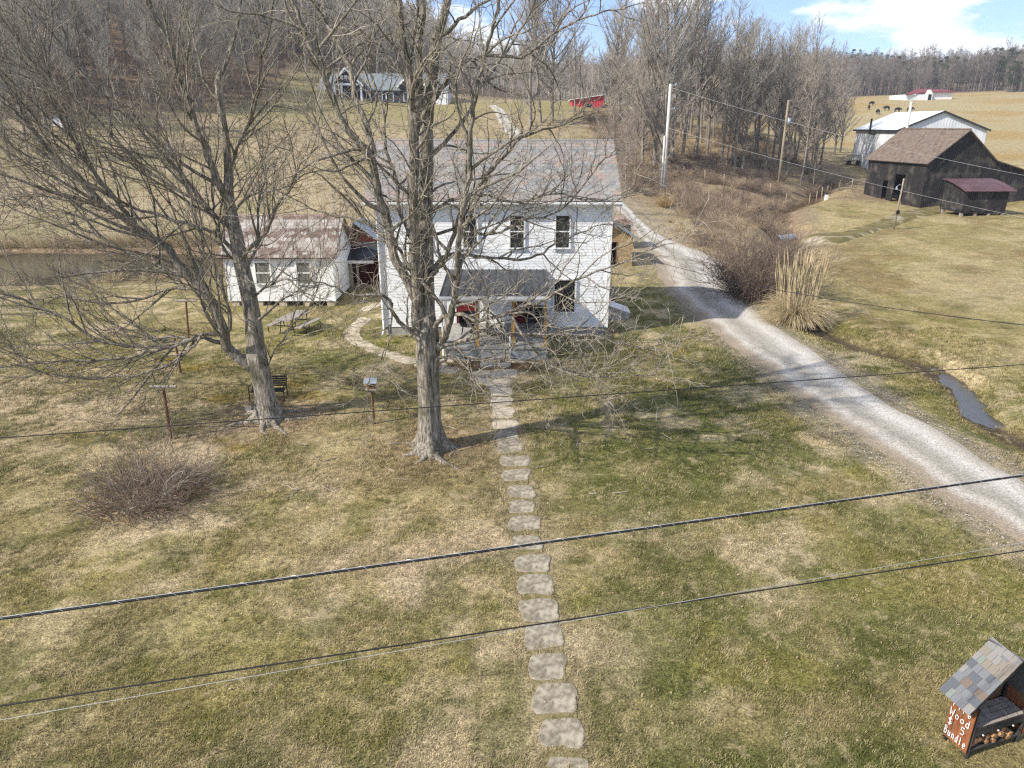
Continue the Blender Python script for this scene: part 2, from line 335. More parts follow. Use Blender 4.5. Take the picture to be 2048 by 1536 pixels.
def ground_color(x, y):
    n1, n2, n3 = fbm(x, y, .16, 4, 1), fbm(x, y, .55, 4, 2), fbm(x, y, 1.9, 3, 4)
    c = mixc(np.broadcast_to(OLIVE, x.shape + (3,)), GREEN, sstep(.45, .66, n1 * .6 + n2 * .4))
    c = mixc(c, STRAW, sstep(.44, .62, n2 * .55 + n3 * .45) * .85)
    # worn, dead lawn west of the stepping stones and round the trees
    def blob(cx, cy, rx, ry): return np.hypot((x - cx) / rx, (y - cy) / ry)
    tan = np.maximum.reduce([sstep(1.25, .35, blob(-2.2, 13.6, 3.4, 3.2)), sstep(1.2, .4, blob(-6.5, 15.6, 4.5, 2.2)) * .8, .8 * sstep(1.2, .3, blob(-8.5, 20.5, 5, 3.5)),
                             .55 * sstep(1.2, .3, blob(4.0, 14.5, 2.2, 1.2)), .6 * sstep(1.2, .3, blob(1.8, 10.4, 1.0, 1.0)), .6 * sstep(1.2, .2, blob(-1.5, 11, 1.2, 1.2)), .75 * sstep(1.3, .3, blob(-16, 22, 7, 4))])
    c = mixc(c, TAN, np.clip(tan * sstep(.36, .56, n2 * .5 + n3 * .5), 0, 1) * .95)
    gr = np.maximum.reduce([sstep(1.2, .3, blob(7.5, 21, 6, 6)), sstep(1.2, .3, blob(-9, 31, 4, 4)) , sstep(1.2, .4, blob(-6.8, 28, 3, 2.5)), .6 * sstep(1.2, .4, blob(-5, 10.2, 4, 2)), .6 * sstep(1.1, .3, blob(6, 11, 5, 3))])
    c = mixc(c, C(98, 102, 52), gr * sstep(.35, .6, n2) * .55)
    rg = sstep(.6, 2.5, x) * sstep(30, 24, y) * sstep(5, 8, y); c = mixc(c, C(98, 99, 54), rg * .7 * sstep(.3, .55, n2)); c = mixc(c, C(166, 148, 118), np.clip(tan * 1.3, 0, 1) * .5)
    yd = sstep(60, 40, y); pt = sstep(.54, .60, fbm(x, y, .95, 5, 88)) * sstep(.40, .55, fbm(x, y, .22, 3, 87)); c = mixc(c, C(188, 170, 138), pt * yd * .6)
    c = mixc(c, C(80, 84, 40), sstep(.55, .61, fbm(x, y, 1.35, 5, 89)) * yd * .6); c = mixc(c, C(138, 128, 62), sstep(.54, .62, fbm(x, y, .4, 4, 93)) * yd * .25)
    # moss tussocks
    for (px, py, r) in ((446, 880, .35), (474, 896, .45), (440, 800, .6), (395, 735, .7), (610, 790, .6), (330, 720, .6), (590, 770, .5), (1330, 700, .9)):
        g = G(px, py); c = mixc(c, C(120, 104, 38), sstep(1.2, .3, blob(g.x, g.y, r * 1.4, r) + .5 * (n3 - .5)) * .85)
    # far fields
    far = sstep(40, 52, y) * sstep(24, 8, x); c = mixc(c, mixc(np.broadcast_to(C(152, 138, 111), x.shape + (3,)), C(136, 127, 95), sstep(.45, .6, n1)), far)
    c = mixc(c, C(134, 126, 84), far * sstep(112, 130, y) * sstep(150, 140, y) * sstep(.36, .30, np.abs(x / np.maximum(y, 1) + .05)) * .7)
    rp = sstep(95, 125, y) * sstep(44, 56, x); c = mixc(c, mixc(np.broadcast_to(GOLD, x.shape + (3,)), C(152, 130, 86), sstep(.5, .62, fbm(x, y, .05, 4, 12))), rp)
    rl = sstep(14, 20, x) * sstep(22, 30, y) * sstep(105, 90, y); c = mixc(c, C(138, 126, 80), rl * .6 * sstep(.35, .55, n2)); c = mixc(c, C(120, 98, 66), rl * .5 * sstep(.52, .62, fbm(x, y * .5, .42, 4, 63))); c = mixc(c, C(172, 156, 118), rl * .55 * sstep(.48, .64, fbm(x, y * .5, .3, 5, 64)))
    # woods and bramble bank
    dg = seg_dist(x, y, GULLY)
    bank = np.maximum(sstep(12, 7, dg) * sstep(48, 54, y) * sstep(31, 28.5, x + (y - 70) * -.35), sstep(66, 74, y) * sstep(9, 13, x) * sstep(54, 47, x) * sstep(140, 120, y) * (1 - sstep(94, 88, y) * sstep(28, 31, x - (y - 70) * .35)))
    c = mixc(c, mixc(np.broadcast_to(LITTER, x.shape + (3,)), C(150, 132, 102), sstep(.45, .6, n2)), np.clip(bank, 0, 1) * .9)
    lw = np.maximum(sstep(-4, 6, y - np.interp(x / np.maximum(y, 1), [-.8, -.62, -.46, -.32, -.27], [92, 102, 112, 128, 166])) * (y > 20) * sstep(-.24, -.28, x / np.maximum(y, 1)), sstep(160, 172, y) * sstep(60, 45, x)); c = mixc(c, C(112, 94, 78), lw)
    c = mixc(c, C(112, 98, 84), np.maximum(sstep(352, 362, y + 6 * np.sin(x * .05)), sstep(150, 165, y) * sstep(.30, .26, x / np.maximum(y, 1))))
    # soil by trunks, house and water
    for p, r in ((TREE1, 3.0), (TREE2, 2.6)): c = mixc(c, C(134, 114, 90), sstep(1.15, .2, np.hypot(x - p.x, y - p.y) / r + .6 * (n3 - .5) + .4 * (n2 - .5)) * .75)
    c = mixc(c, C(110, 84, 60), sstep(1.0, .5, np.maximum(np.abs(x + 1.4) / 3.4, np.abs(y - 26.9) / .9) + .4 * (n3 - .5)) * .9)
    d = seg_dist(x, y, DITCH); c = mixc(c, C(110, 98, 66), sstep(1.2, .4, d + .9 * (n3 - .5)) * .7); c = mixc(c, C(84, 74, 58), sstep(.5, .25, d))
    d = seg_dist(x, y, GULLY); c = mixc(c, C(84, 68, 52), sstep(1.6, .3, d) * sstep(48, 52, y))
    e = np.hypot((x - POND[0]) / POND[2], (y - POND[1]) / POND[3]); c = mixc(c, C(124, 104, 80), sstep(1.25, 1.05, e + .3 * (n1 - .5)))
    # gravel spill along the lane
    d = seg_dist(x, y, LC); c = mixc(c, C(144, 133, 114), sstep(2.6, 1.8, d + 1.6 * (n2 - .5) + .5 * (n3 - .5)) * .7)
    d = seg_dist(x, y, PATHC); c = mixc(c, C(150, 134, 106), sstep(.75, .35, d + .5 * (n3 - .5)) * .55)
    return np.clip(c, .004, 1)
def lawn_mat():
    m = bpy.data.materials.new('lawn'); m.use_nodes = True; t = m.node_tree; b = t.nodes['Principled BSDF']; k = t.links.new
    b.inputs['Roughness'].default_value = .97; b.inputs['Specular IOR Level'].default_value = .08
    at = N(t, 'ShaderNodeAttribute', attribute_name='gcol'); ge = N(t, 'ShaderNodeNewGeometry')
    out = at.outputs['Color']
    for sc_, lo, hi, amt, ty in ((26, .3, .7, .7, 'MULTIPLY'), (6.5, .3, .7, .5, 'MULTIPLY'), (1.1, .3, .7, .25, 'MULTIPLY')):
        n = N(t, 'ShaderNodeTexNoise', i_Scale=sc_, i_Detail=5, i_Roughness=.7); k(ge.outputs['Position'], n.inputs['Vector'])
        mr = N(t, 'ShaderNodeMapRange'); mr.inputs[1].default_value = lo; mr.inputs[2].default_value = hi; mr.inputs[3].default_value = 1 - amt; mr.inputs[4].default_value = 1 + amt; k(n.outputs[0], mr.inputs[0])
        mx = N(t, 'ShaderNodeMix', data_type='RGBA', blend_type='MULTIPLY'); mx.inputs[0].default_value = 1; k(out, mx.inputs[6]); k(mr.outputs[0], mx.inputs[7]); out = mx.outputs[2]
        if sc_ == 26: n26 = n
    for sc_, p0, p1, amt, cc in ((1.5, .57, .63, .55, S(182, 164, 130)), (3.1, .60, .67, .45, S(78, 82, 38)), (7, .66, .70, .5, S(132, 108, 80))):
        n = N(t, 'ShaderNodeTexNoise', i_Scale=sc_, i_Detail=9, i_Roughness=.68); k(ge.outputs['Position'], n.inputs['Vector'])
        mr = N(t, 'ShaderNodeMapRange'); mr.inputs[1].default_value = p0; mr.inputs[2].default_value = p1; mr.inputs[3].default_value = 0; mr.inputs[4].default_value = amt; k(n.outputs[0], mr.inputs[0])
        mx = N(t, 'ShaderNodeMix', data_type='RGBA'); mx.inputs[7].default_value = cc; k(mr.outputs[0], mx.inputs[0]); k(out, mx.inputs[6]); out = mx.outputs[2]
    k(out, b.inputs['Base Color'])
    bp = N(t, 'ShaderNodeBump', i_Strength=.9, i_Distance=.05); k(n26.outputs[0], bp.inputs['Height']); k(bp.outputs[0], b.inputs['Normal'])
    return m
def axis(segs):
    out = []
    for a, b, st in segs: out += list(np.arange(a, b, st))
    return np.array(out + [segs[-1][1]])
gx = axis([(-900, -200, 25), (-200, -60, 5), (-60, -20, 1), (-20, 22, .24), (22, 62, .7), (62, 160, 3.5), (160, 500, 12), (500, 1000, 50)])
gy = axis([(-60, 4, 4), (4, 34, .24), (34, 60, .5), (60, 130, 1.0), (130, 260, 3), (260, 720, 10), (720, 1500, 60)])
GX, GY = np.meshgrid(gx, gy); GZ = terr(GX, GY)
nx, ny = len(gx), len(gy); idx = np.arange(nx * ny).reshape(ny, nx)
Q = np.stack([idx[:-1, :-1], idx[:-1, 1:], idx[1:, 1:], idx[1:, :-1]], -1).reshape(-1, 4)
gme = npmesh('ground', np.c_[GX.ravel(), GY.ravel(), GZ.ravel()], Q, lawn_mat())
gc = np.ones((nx * ny, 4), np.float32); gc[:, :3] = ground_color(GX.ravel(), GY.ravel())
gme.attributes.new('gcol', 'FLOAT_COLOR', 'POINT').data.foreach_set('color', gc.ravel())
tag(link('ground', gme), 'patchy winter lawn and rolling dead grass fields', 'ground', kind='structure')

# grass tufts over the lawn
def tuft_mesh(name, n, h, spread, wd, seed):
    r = random.Random(seed); V, Fc = [], []
    for i in range(n):
        a = r.uniform(0, 6.283); d = r.uniform(0, spread); bx, by = d * math.cos(a), d * math.sin(a); a2 = r.uniform(0, 6.283); ln = r.uniform(.2, 1.3) * h
        hh = h * r.uniform(.4, 1); dx, dy = math.cos(a2), math.sin(a2); wx, wy = -dy * wd, dx * wd; k = len(V)
        V += [(bx - wx, by - wy, -.01), (bx + wx, by + wy, -.01), (bx + dx * ln * .5 + wx * .7, by + dy * ln * .5 + wy * .7, hh * .8), (bx + dx * ln * .5 - wx * .7, by + dy * ln * .5 - wy * .7, hh * .8),
              (bx + dx * ln, by + dy * ln, hh)]
        Fc += [(k, k + 1, k + 2, k + 3), (k + 3, k + 2, k + 4)]
    me = bpy.data.meshes.new(name); me.from_pydata(V, [], Fc); return me
def tuft_mat():
    m = bpy.data.materials.new('grass_blade'); m.use_nodes = True; t = m.node_tree; b = t.nodes['Principled BSDF']; k = t.links.new
    b.inputs['Roughness'].default_value = .8; b.inputs['Specular IOR Level'].default_value = .15
    at = N(t, 'ShaderNodeAttribute', attribute_name='gcol', attribute_type='INSTANCER'); k(at.outputs['Color'], b.inputs['Base Color']); return m
tm = tuft_mat(); TUFT = []
for i in range(4):
    me = tuft_mesh('grass_tuft', 16, .05, .09, .004, i); me.materials.append(tm); TUFT.append(hidden_src('grass_tuft', me))
NT = 130000
# density falls with distance: sample distance and angle as the lawn is seen
yy = 5.5 + 27 * rng.random(NT) ** 1.35; xx = (rng.random(NT) * 2 - 1) * (yy * .80 + 4.0) ; 
den = fbm(xx, yy, .8, 3, 55)
keep = (rng.random(NT) < .10 + 2.0 * (den - .32)) & (xx < 21)
hp = [(v.x, v.y) for v in laneR]; 
laneD = seg_dist(xx, yy, LC); keep &= laneD > 1.75
keep &= seg_dist(xx, yy, DITCH) > .32
keep &= ~((xx > -6.3) & (xx < 4.6) & (yy > 31.0)) & ~((xx > -3.4) & (xx < 1.5) & (yy > 27.1)); keep &= ~((np.hypot(xx - TREE1.x, yy - TREE1.y) < .6) | (np.hypot(xx - TREE2.x, yy - TREE2.y) < .55))
xx, yy = xx[keep], yy[keep]
gcol = ground_color(xx, yy); lum = rng.random(len(xx)); k1 = rng.random(len(xx))
gcol = gcol * (0.55 + 1.0 * lum[:, None]); gcol = np.where((k1 < .30)[:, None], gcol * .55 + np.array(S(190, 174, 134)[:3]) * .5, gcol); gcol = np.where(((k1 > .72))[:, None], gcol * .6 + np.array(S(90, 100, 44)[:3]) * .4, gcol)

# path stone positions are kept free of tufts
STONES = [(1117, 1528, 40, 26, 0), (1157, 1529, 40, 22, 0), (1124, 1466, 82, 58, 0), (1110, 1397, 84, 58, 0), (1095, 1333, 72, 50, 0), (1087, 1272, 76, 46, 0), (1079, 1221, 78, 42, 0), (1071, 1169, 66, 40, 0), (1066, 1127, 64, 35, 0),
          (1053, 1086, 56, 28, 0), (1049, 1047, 63, 28, 0), (1043, 1013, 52, 23, 0), (1043, 983, 52, 24, 0), (1032, 950, 52, 22, 0), (1030, 922, 54, 22, 0), (1020, 893, 52, 23, 0), (1014, 871, 46, 20, 0),
          (1011, 849, 48, 20, 1), (1006, 825, 45, 24, 1), (1003, 804, 44, 19, 1), (1002, 783, 44, 20, 1), (998, 765, 44, 17, 1), (966, 763, 26, 13, 1), (962, 748, 34, 15, 1), (1008, 747, 52, 17, 1)]
occ = np.zeros(len(xx), bool)
for (px, py, wpx, hpx, _) in STONES:
    c0 = G(px, py); wd = (G(px + wpx / 2, py) - c0).length; hd = abs(G(px, py - hpx / 2).y - G(px, py + hpx / 2).y) / 2
    occ |= (np.abs(xx - c0.x) / (wd * .88) < 1) & (np.abs(yy - c0.y) / (hd * .86) < 1)
xx, yy, gcol = xx[~occ], yy[~occ], gcol[~occ]
n = len(xx)
go = points_obj('lawn_grass', np.c_[xx, yy, terr(xx, yy)], rng.uniform(.6, 1.25, n) * (1 + np.clip(yy - 12, 0, 20) * .035), rng.uniform(0, 6.28, n), rng.integers(0, 4, n), gcol)
gn_scatter(go, TUFT); tag(go, 'short patchy green and straw coloured lawn grass', 'grass', kind='stuff')

lf = []
for i, cc in enumerate((S(150, 122, 92), S(162, 146, 116), S(110, 84, 60))):
    r_ = random.Random(i); mb_ = MB(); mb_.add([(-.035, 0, .03), (0, -.02, .045), (.04, 0, .03), (0, .022, .04)], [(0, 1, 2, 3)]); lf.append(hidden_src('leaf', mb_.mesh('leaf', pm('dry_leaf_%d' % i, cc))))
n = 3800; yy = 6 + 26 * rng.random(n) ** 1.2; xx = (rng.random(n) * 2 - 1) * (yy * .78 + 3); k_ = (seg_dist(xx, yy, LC) > 2) & ~((xx > -6.3) & (xx < 4.6) & (yy > 27.1)) & (rng.random(n) < .25 + sstep(10, 3, np.hypot(xx + 3, yy - 19)) + sstep(.5, .62, fbm(xx, yy, .4, 3, 90))); xx, yy = xx[k_], yy[k_]; n = len(xx)
lo = points_obj('fallen_leaves', np.c_[xx, yy, terr(xx, yy)], rng.uniform(.4, 1.0, n), rng.uniform(0, 6.28, n), rng.integers(0, 3, n), tilt=rng.uniform(-.5, .5, (n, 2))); gn_scatter(lo, lf); tag(lo, 'dry brown and pale leaves strewn over the lawn', 'leaves', kind='stuff')

# ------------------------------------------------------------------ lane, roads, water
def resample(pts, m):
    P = np.array([tuple(p) for p in pts], float); d = np.r_[0, np.cumsum(np.linalg.norm(np.diff(P, axis=0), axis=1))]; t = np.linspace(0, d[-1], m)
    return np.stack([np.interp(t, d, P[:, i]) for i in range(P.shape[1])], 1)
def smooth_line(P, it=3):
    P = P.copy()
    for _ in range(it): P[1:-1] = .25 * P[:-2] + .5 * P[1:-1] + .25 * P[2:]
    return P
def strip(name, Lp, Rp, m, k, mat, lift=.03, jit=.25, label=None):
    a, b = smooth_line(resample(Lp, m)), smooth_line(resample(Rp, m)); V = []; uv = []
    ja = (fbm(a[:, 0], a[:, 1], .8, 4, 71) - .5) * 2 * jit; jb = (fbm(b[:, 0], b[:, 1], .8, 4, 72) - .5) * 2 * jit
    dv = (b - a)[:, :2]; dv /= np.linalg.norm(dv, axis=1, keepdims=True); a[:, :2] -= dv * ja[:, None]; b[:, :2] += dv * jb[:, None]
    tt = np.linspace(0, 1, k); X = a[:, None, 0] * (1 - tt) + b[:, None, 0] * tt; Y = a[:, None, 1] * (1 - tt) + b[:, None, 1] * tt
    Z = terr(X, Y) + lift; Z[:, 0] -= lift + .04; Z[:, -1] -= lift + .04
    ii = np.arange(m * k).reshape(m, k); Q = np.stack([ii[:-1, :-1], ii[:-1, 1:], ii[1:, 1:], ii[1:, :-1]], -1).reshape(-1, 4)
    me = npmesh(name, np.c_[X.ravel(), Y.ravel(), Z.ravel()], Q[:, ::-1], mat)
    u = np.tile(tt, m).astype(np.float32); me.attributes.new('across', 'FLOAT', 'POINT').data.foreach_set('value', u)
    bm = bmesh.new(); bm.from_mesh(me); bmesh.ops.recalc_face_normals(bm, faces=bm.faces)
    if sum(f.normal.z for f in bm.faces) < 0: bmesh.ops.reverse_faces(bm, faces=bm.faces)
    bm.to_mesh(me); bm.free()
    return tag(link(name, me), label or name.replace('_', ' '), name.split('_')[-1], kind='structure')
def stone_mesh_small(seed, mat):
    r = random.Random(seed); bm = bmesh.new(); bmesh.ops.create_icosphere(bm, subdivisions=1, radius=.032)
    for v in bm.verts: v.co *= r.uniform(.7, 1.2); v.co.z *= .6
    me = bpy.data.meshes.new('gravel_stone'); bm.to_mesh(me); bm.free(); me.materials.append(mat); return me
def gravel_mat():
    m = bpy.data.materials.new('gravel'); m.use_nodes = True; t = m.node_tree; b = t.nodes['Principled BSDF']; k = t.links.new
    b.inputs['Roughness'].default_value = .95; b.inputs['Specular IOR Level'].default_value = .15
    at = N(t, 'ShaderNodeAttribute', attribute_name='across'); ge = N(t, 'ShaderNodeNewGeometry')
    n1 = N(t, 'ShaderNodeTexNoise', i_Scale=.5, i_Detail=5); k(ge.outputs['Position'], n1.inputs['Vector'])
    ad = N(t, 'ShaderNodeMath', operation='MULTIPLY_ADD'); ad.inputs[1].default_value = .34; k(n1.outputs[0], ad.inputs[0]); k(at.outputs['Fac'], ad.inputs[2])
    sb = N(t, 'ShaderNodeMath', operation='SUBTRACT'); sb.inputs[1].default_value = .17; k(ad.outputs[0], sb.inputs[0])
    r = N(t, 'ShaderNodeValToRGB'); e = r.color_ramp.elements; e[0].position = 0; e[0].color = S(130, 118, 100); e[1].position = 1; e[1].color = S(154, 145, 128)
    for p, c in ((.16, S(150, 138, 120)), (.28, S(184, 177, 165)), (.43, S(150, 145, 133)), (.56, S(160, 155, 144)), (.72, S(192, 187, 178)), (.88, S(172, 165, 153))): x = e.new(p); x.color = c
    k(sb.outputs[0], r.inputs[0])
    v = N(t, 'ShaderNodeTexNoise', i_Scale=22, i_Detail=6, i_Roughness=.75); k(ge.outputs['Position'], v.inputs['Vector'])
    mr = N(t, 'ShaderNodeMapRange'); mr.inputs[1].default_value = .32; mr.inputs[2].default_value = .68; mr.inputs[3].default_value = .4; mr.inputs[4].default_value = 1.6; k(v.outputs[0], mr.inputs[0])
    mx = N(t, 'ShaderNodeMix', data_type='RGBA', blend_type='MULTIPLY'); mx.inputs[0].default_value = 1; k(r.outputs[0], mx.inputs[6]); k(mr.outputs[0], mx.inputs[7]); k(mx.outputs[2], b.inputs['Base Color'])
    bp = N(t, 'ShaderNodeBump', i_Strength=.8, i_Distance=.03); k(v.outputs[0], bp.inputs['Height']); k(bp.outputs[0], b.inputs['Normal']); return m
GRAV = gravel_mat()
strip('gravel_driveway', laneL, laneR, 130, 13, GRAV, .03, .35, 'pale gravel driveway with two wheel tracks past the farmhouse')
gs = []
for i, cc in enumerate((S(150, 145, 136), S(178, 173, 164), S(122, 116, 106))):
    gs.append(hidden_src('gravel_stone', stone_mesh_small(i, pm('gravel_stone_%d' % i, cc))))
n = 5000; q_ = resample([(a.x, a.y, 0) for a in laneL], 400); q2_ = resample([(a.x, a.y, 0) for a in laneR], 400); ii = rng.integers(150, 400, n); ff = rng.random(n); side = rng.random(n) < .5
ff = np.where(side, -np.abs(rng.normal(0, .12, n)), 1 + np.abs(rng.normal(0, .10, n))); ff = np.where(rng.random(n) < .45, rng.random(n), ff); X_ = q_[ii, 0] * (1 - ff) + q2_[ii, 0] * ff + rng.normal(0, .05, n); Y_ = q_[ii, 1] * (1 - ff) + q2_[ii, 1] * ff
go_ = points_obj('loose_gravel', np.c_[X_, Y_, terr(X_, Y_) + .025], rng.uniform(.3, .85, n), rng.uniform(0, 6.28, n), rng.integers(0, 3, n)); gn_scatter(go_, gs); tag(go_, 'loose gravel stones strewn over the driveway and its verges', 'gravel', kind='stuff')
hl = [T(*p) for p in ((1018, 282), (1000, 262), (988, 240), (985, 222), (975, 212))]; hr = [T(*p) for p in ((1060, 282), (1040, 262), (1024, 240), (1010, 222), (995, 212))]
strip('hill_road', hl, hr, 40, 5, GRAV, .06, .3, 'gravel road climbing the hill behind the farmhouse')
M['track'] = pm('muddy_track', S(88, 82, 40), S(118, 106, 66), .9, .95, .3, objc=False, c3=S(168, 158, 138), s3=.45)
strip('farm_track', [T(p[0], p[1] - 9) for p in ((1585, 500), (1680, 476), (1760, 449), (1830, 427), (1880, 417))], [T(p[0], p[1] + 12) for p in ((1585, 500), (1680, 476), (1760, 449), (1830, 427), (1880, 417))], 110, 7, M['track'], .2, .3, 'rutted mossy farm track running to the black barn')
cw = [(1846, 712, 4), (1862, 722, 26), (1885, 738, 40), (1912, 760, 52), (1936, 782, 58), (1944, 800, 54), (1944, 816, 50), (1955, 832, 44), (1985, 846, 34), (2020, 858, 20)]
def water_strip(name, L_, R_, z, mat, label):
    V = []; 
    for a, b in zip(L_, R_): V += [(a[0], a[1], z), (b[0], b[1], z)]
    f = [(2 * i, 2 * i + 1, 2 * i + 3, 2 * i + 2) for i in range(len(L_) - 1)]
    return tag(MB().add(V, f).build(name, mat), label, 'water', kind='structure')
water_strip('creek_water', [G(x - w_, y, -.4) for x, y, w_ in cw], [G(x + w_, y, -.4) for x, y, w_ in cw], -.45, M['water'], 'narrow creek water lying in the roadside ditch')
pv = [(POND[0] + POND[2] * 1.25 * math.cos(a), POND[1] + POND[3] * 1.25 * math.sin(a), -.62) for a in np.linspace(0, 2 * math.pi, 40, endpoint=False)]
tag(MB().add(pv, [tuple(range(40))]).build('pond_water', M['pondwater']), 'dark still farm pond behind the leaning bare tree', 'pond', kind='structure')

# ------------------------------------------------------------------ stepping stones
def stone_mesh(rx, ry, th, seed, mat, box=.62):
    r = random.Random(seed); n = 18; P = []
    n = 22; pw = 7.0; f1, f2, f3 = r.uniform(0, 6.3), r.uniform(0, 6.3), r.uniform(0, 6.3)
    for i in range(n):
        a = 2 * math.pi * (i + r.uniform(-.25, .25)) / n; c, s_ = math.cos(a), math.sin(a); k = (abs(c) ** pw + abs(s_) ** pw) ** (-1 / pw)
        q = .98 + .07 * math.sin(2 * a + f1) + .05 * math.sin(3 * a + f2) + .03 * math.sin(5 * a + f3) + r.uniform(-.03, .03); P.append((c * k * rx * q, s_ * k * ry * q))
    mb = MB(); b = [(x, y, -.06) for x, y in P]; t0 = [(x, y, th * .55) for x, y in P]; t1 = [(x * .94, y * .92, th + r.uniform(-.002, .002)) for x, y in P]
    fs = [(i, (i + 1) % n, n + (i + 1) % n, n + i) for i in range(n)] + [(n + i, n + (i + 1) % n, 2 * n + (i + 1) % n, 2 * n + i) for i in range(n)]
    mb.add(b + t0 + t1 + [(0, 0, th)], fs + [(2 * n + i, 2 * n + (i + 1) % n, 3 * n) for i in range(n)]); return mb.mesh('stepping_stone', mat)
M['pathsoil'] = pm('path_soil', S(92, 88, 50), S(142, 128, 94), 9, .97, .5, objc=False)
pc = smooth_line(resample([(a, b, 0) for a, b in PATHC], 50)); rr = .22 + .16 * fbm(pc[:, 0], pc[:, 1], 1.5, 3, 8)
bed = []
for i in range(50): bed += [(pc[i, 0] - rr[i], pc[i, 1], tz(pc[i, 0] - rr[i], pc[i, 1]) + .012), (pc[i, 0] + rr[i], pc[i, 1], tz(pc[i, 0] + rr[i], pc[i, 1]) + .012)]
path = tag(MB().add(bed, [(2 * i, 2 * i + 1, 2 * i + 3, 2 * i + 2) for i in range(49)]).build('garden_path', M['pathsoil']), 'straight stepping stone path from the lawn to the porch', 'path', kind='structure')
for i, (px, py, wpx, hpx, k) in enumerate(STONES):
    c0 = G(px, py); wd = (G(px + wpx / 2, py) - c0).length; hd = abs(G(px, py - hpx / 2).y - G(px, py + hpx / 2).y) / 2
    link('stepping_stone', stone_mesh(wd * 1.06, hd * (.98 if k else 1.08), .022, 100 + i, M['stonepink' if k else 'stonegrey']), path, (c0.x, c0.y, tz(c0.x, c0.y)), (random.uniform(-.01, .01), random.uniform(-.01, .01), random.uniform(-.07, .07)))
SIDE = [(918, 744), (875, 736), (835, 727), (800, 716), (768, 706), (738, 695), (713, 682), (702, 668), (708, 656), (722, 645), (732, 636)]
sp_ = [G(*p) for p in SIDE]
spath = tag(MB().add([v for p in sp_ for v in ((p.x, p.y - .35, tz(p.x, p.y) + .01), (p.x, p.y + .35, tz(p.x, p.y) + .01))], [(2 * i, 2 * i + 1, 2 * i + 3, 2 * i + 2) for i in range(len(sp_) - 1)]).build('side_path', M['pathsoil']), 'curved flagstone path bending past the house corner', 'path', kind='structure')
for i in range(len(sp_) - 1):
    a, b = sp_[i], sp_[i + 1]; c0 = (a + b) / 2; d = b - a
    link('flagstone', stone_mesh(d.length * .5, .36, .03, 300 + i, M['stonepink'], .4), spath, (c0.x, c0.y, tz(c0.x, c0.y)), (0, 0, math.atan2(d.y, d.x)))
c0 = G(742, 614); link('flagstone', stone_mesh(.35, .9, .03, 330, M['stonepink']), spath, (c0.x, c0.y, tz(c0.x, c0.y)), (0, 0, -.3))

# ================================================================== FARMHOUSE
def brick_mat():
    m = bpy.data.materials.new('yellow_brick'); m.use_nodes = True; t = m.node_tree; b = t.nodes['Principled BSDF']; k = t.links.new
    b.inputs['Roughness'].default_value = .9
    tc_ = N(t, 'ShaderNodeTexCoord'); sx = N(t, 'ShaderNodeSeparateXYZ'); cx = N(t, 'ShaderNodeCombineXYZ'); ad = N(t, 'ShaderNodeMath', operation='ADD')
    k(tc_.outputs['Object'], sx.inputs[0]); k(sx.outputs[0], ad.inputs[0]); k(sx.outputs[1], ad.inputs[1]); k(ad.outputs[0], cx.inputs[0]); k(sx.outputs[2], cx.inputs[1])
    br = N(t, 'ShaderNodeTexBrick', i_Scale=1.0); br.inputs['Brick Width'].default_value = .22; br.inputs['Row Height'].default_value = .085; br.inputs['Mortar Size'].default_value = .008
    br.inputs['Color1'].default_value = S(178, 152, 104); br.inputs['Color2'].default_value = S(150, 122, 80); br.inputs['Mortar'].default_value = S(140, 128, 110)
    k(cx.outputs[0], br.inputs['Vector']); k(br.outputs[0], b.inputs['Base Color'])
    bp = N(t, 'ShaderNodeBump', i_Strength=.6, i_Distance=.01, invert=True); k(br.outputs['Fac'], bp.inputs['Height']); k(bp.outputs[0], b.inputs['Normal']); return m
M['brick'] = brick_mat()
def window(parent, x0, x1, z0, z1, y, fr=.07, rail=True, glass='glass', curt=False, fm='white'):
    f = MB(); f.box(x0 - fr, x0, y - .07, y + .02, z0 - .02, z1 + fr); f.box(x1, x1 + fr, y - .07, y + .02, z0 - .02, z1 + fr)
    f.box(x0, x1, y - .075, y + .02, z1, z1 + fr)
    if rail: f.box(x0, x1, y - .055, y + .01, (z0 + z1) / 2 - .025, (z0 + z1) / 2 + .025)
    wo_ = f.build('window', M[fm], parent)
    MB().box(x0 - fr - .03, x1 + fr + .03, y - .11, y + .02, z0 - .07, z0 - .021).build('sill', M[fm], wo_)
    zs = [(z0 - .02, (z0 + z1) / 2 - .025), ((z0 + z1) / 2 + .025, z1)] if rail else [(z0 - .02, z1)]
    for a, b in zs: MB().box(x0, x1, y - .03, y + .015, a, b).build('pane', M[glass], wo_)
    return wo_
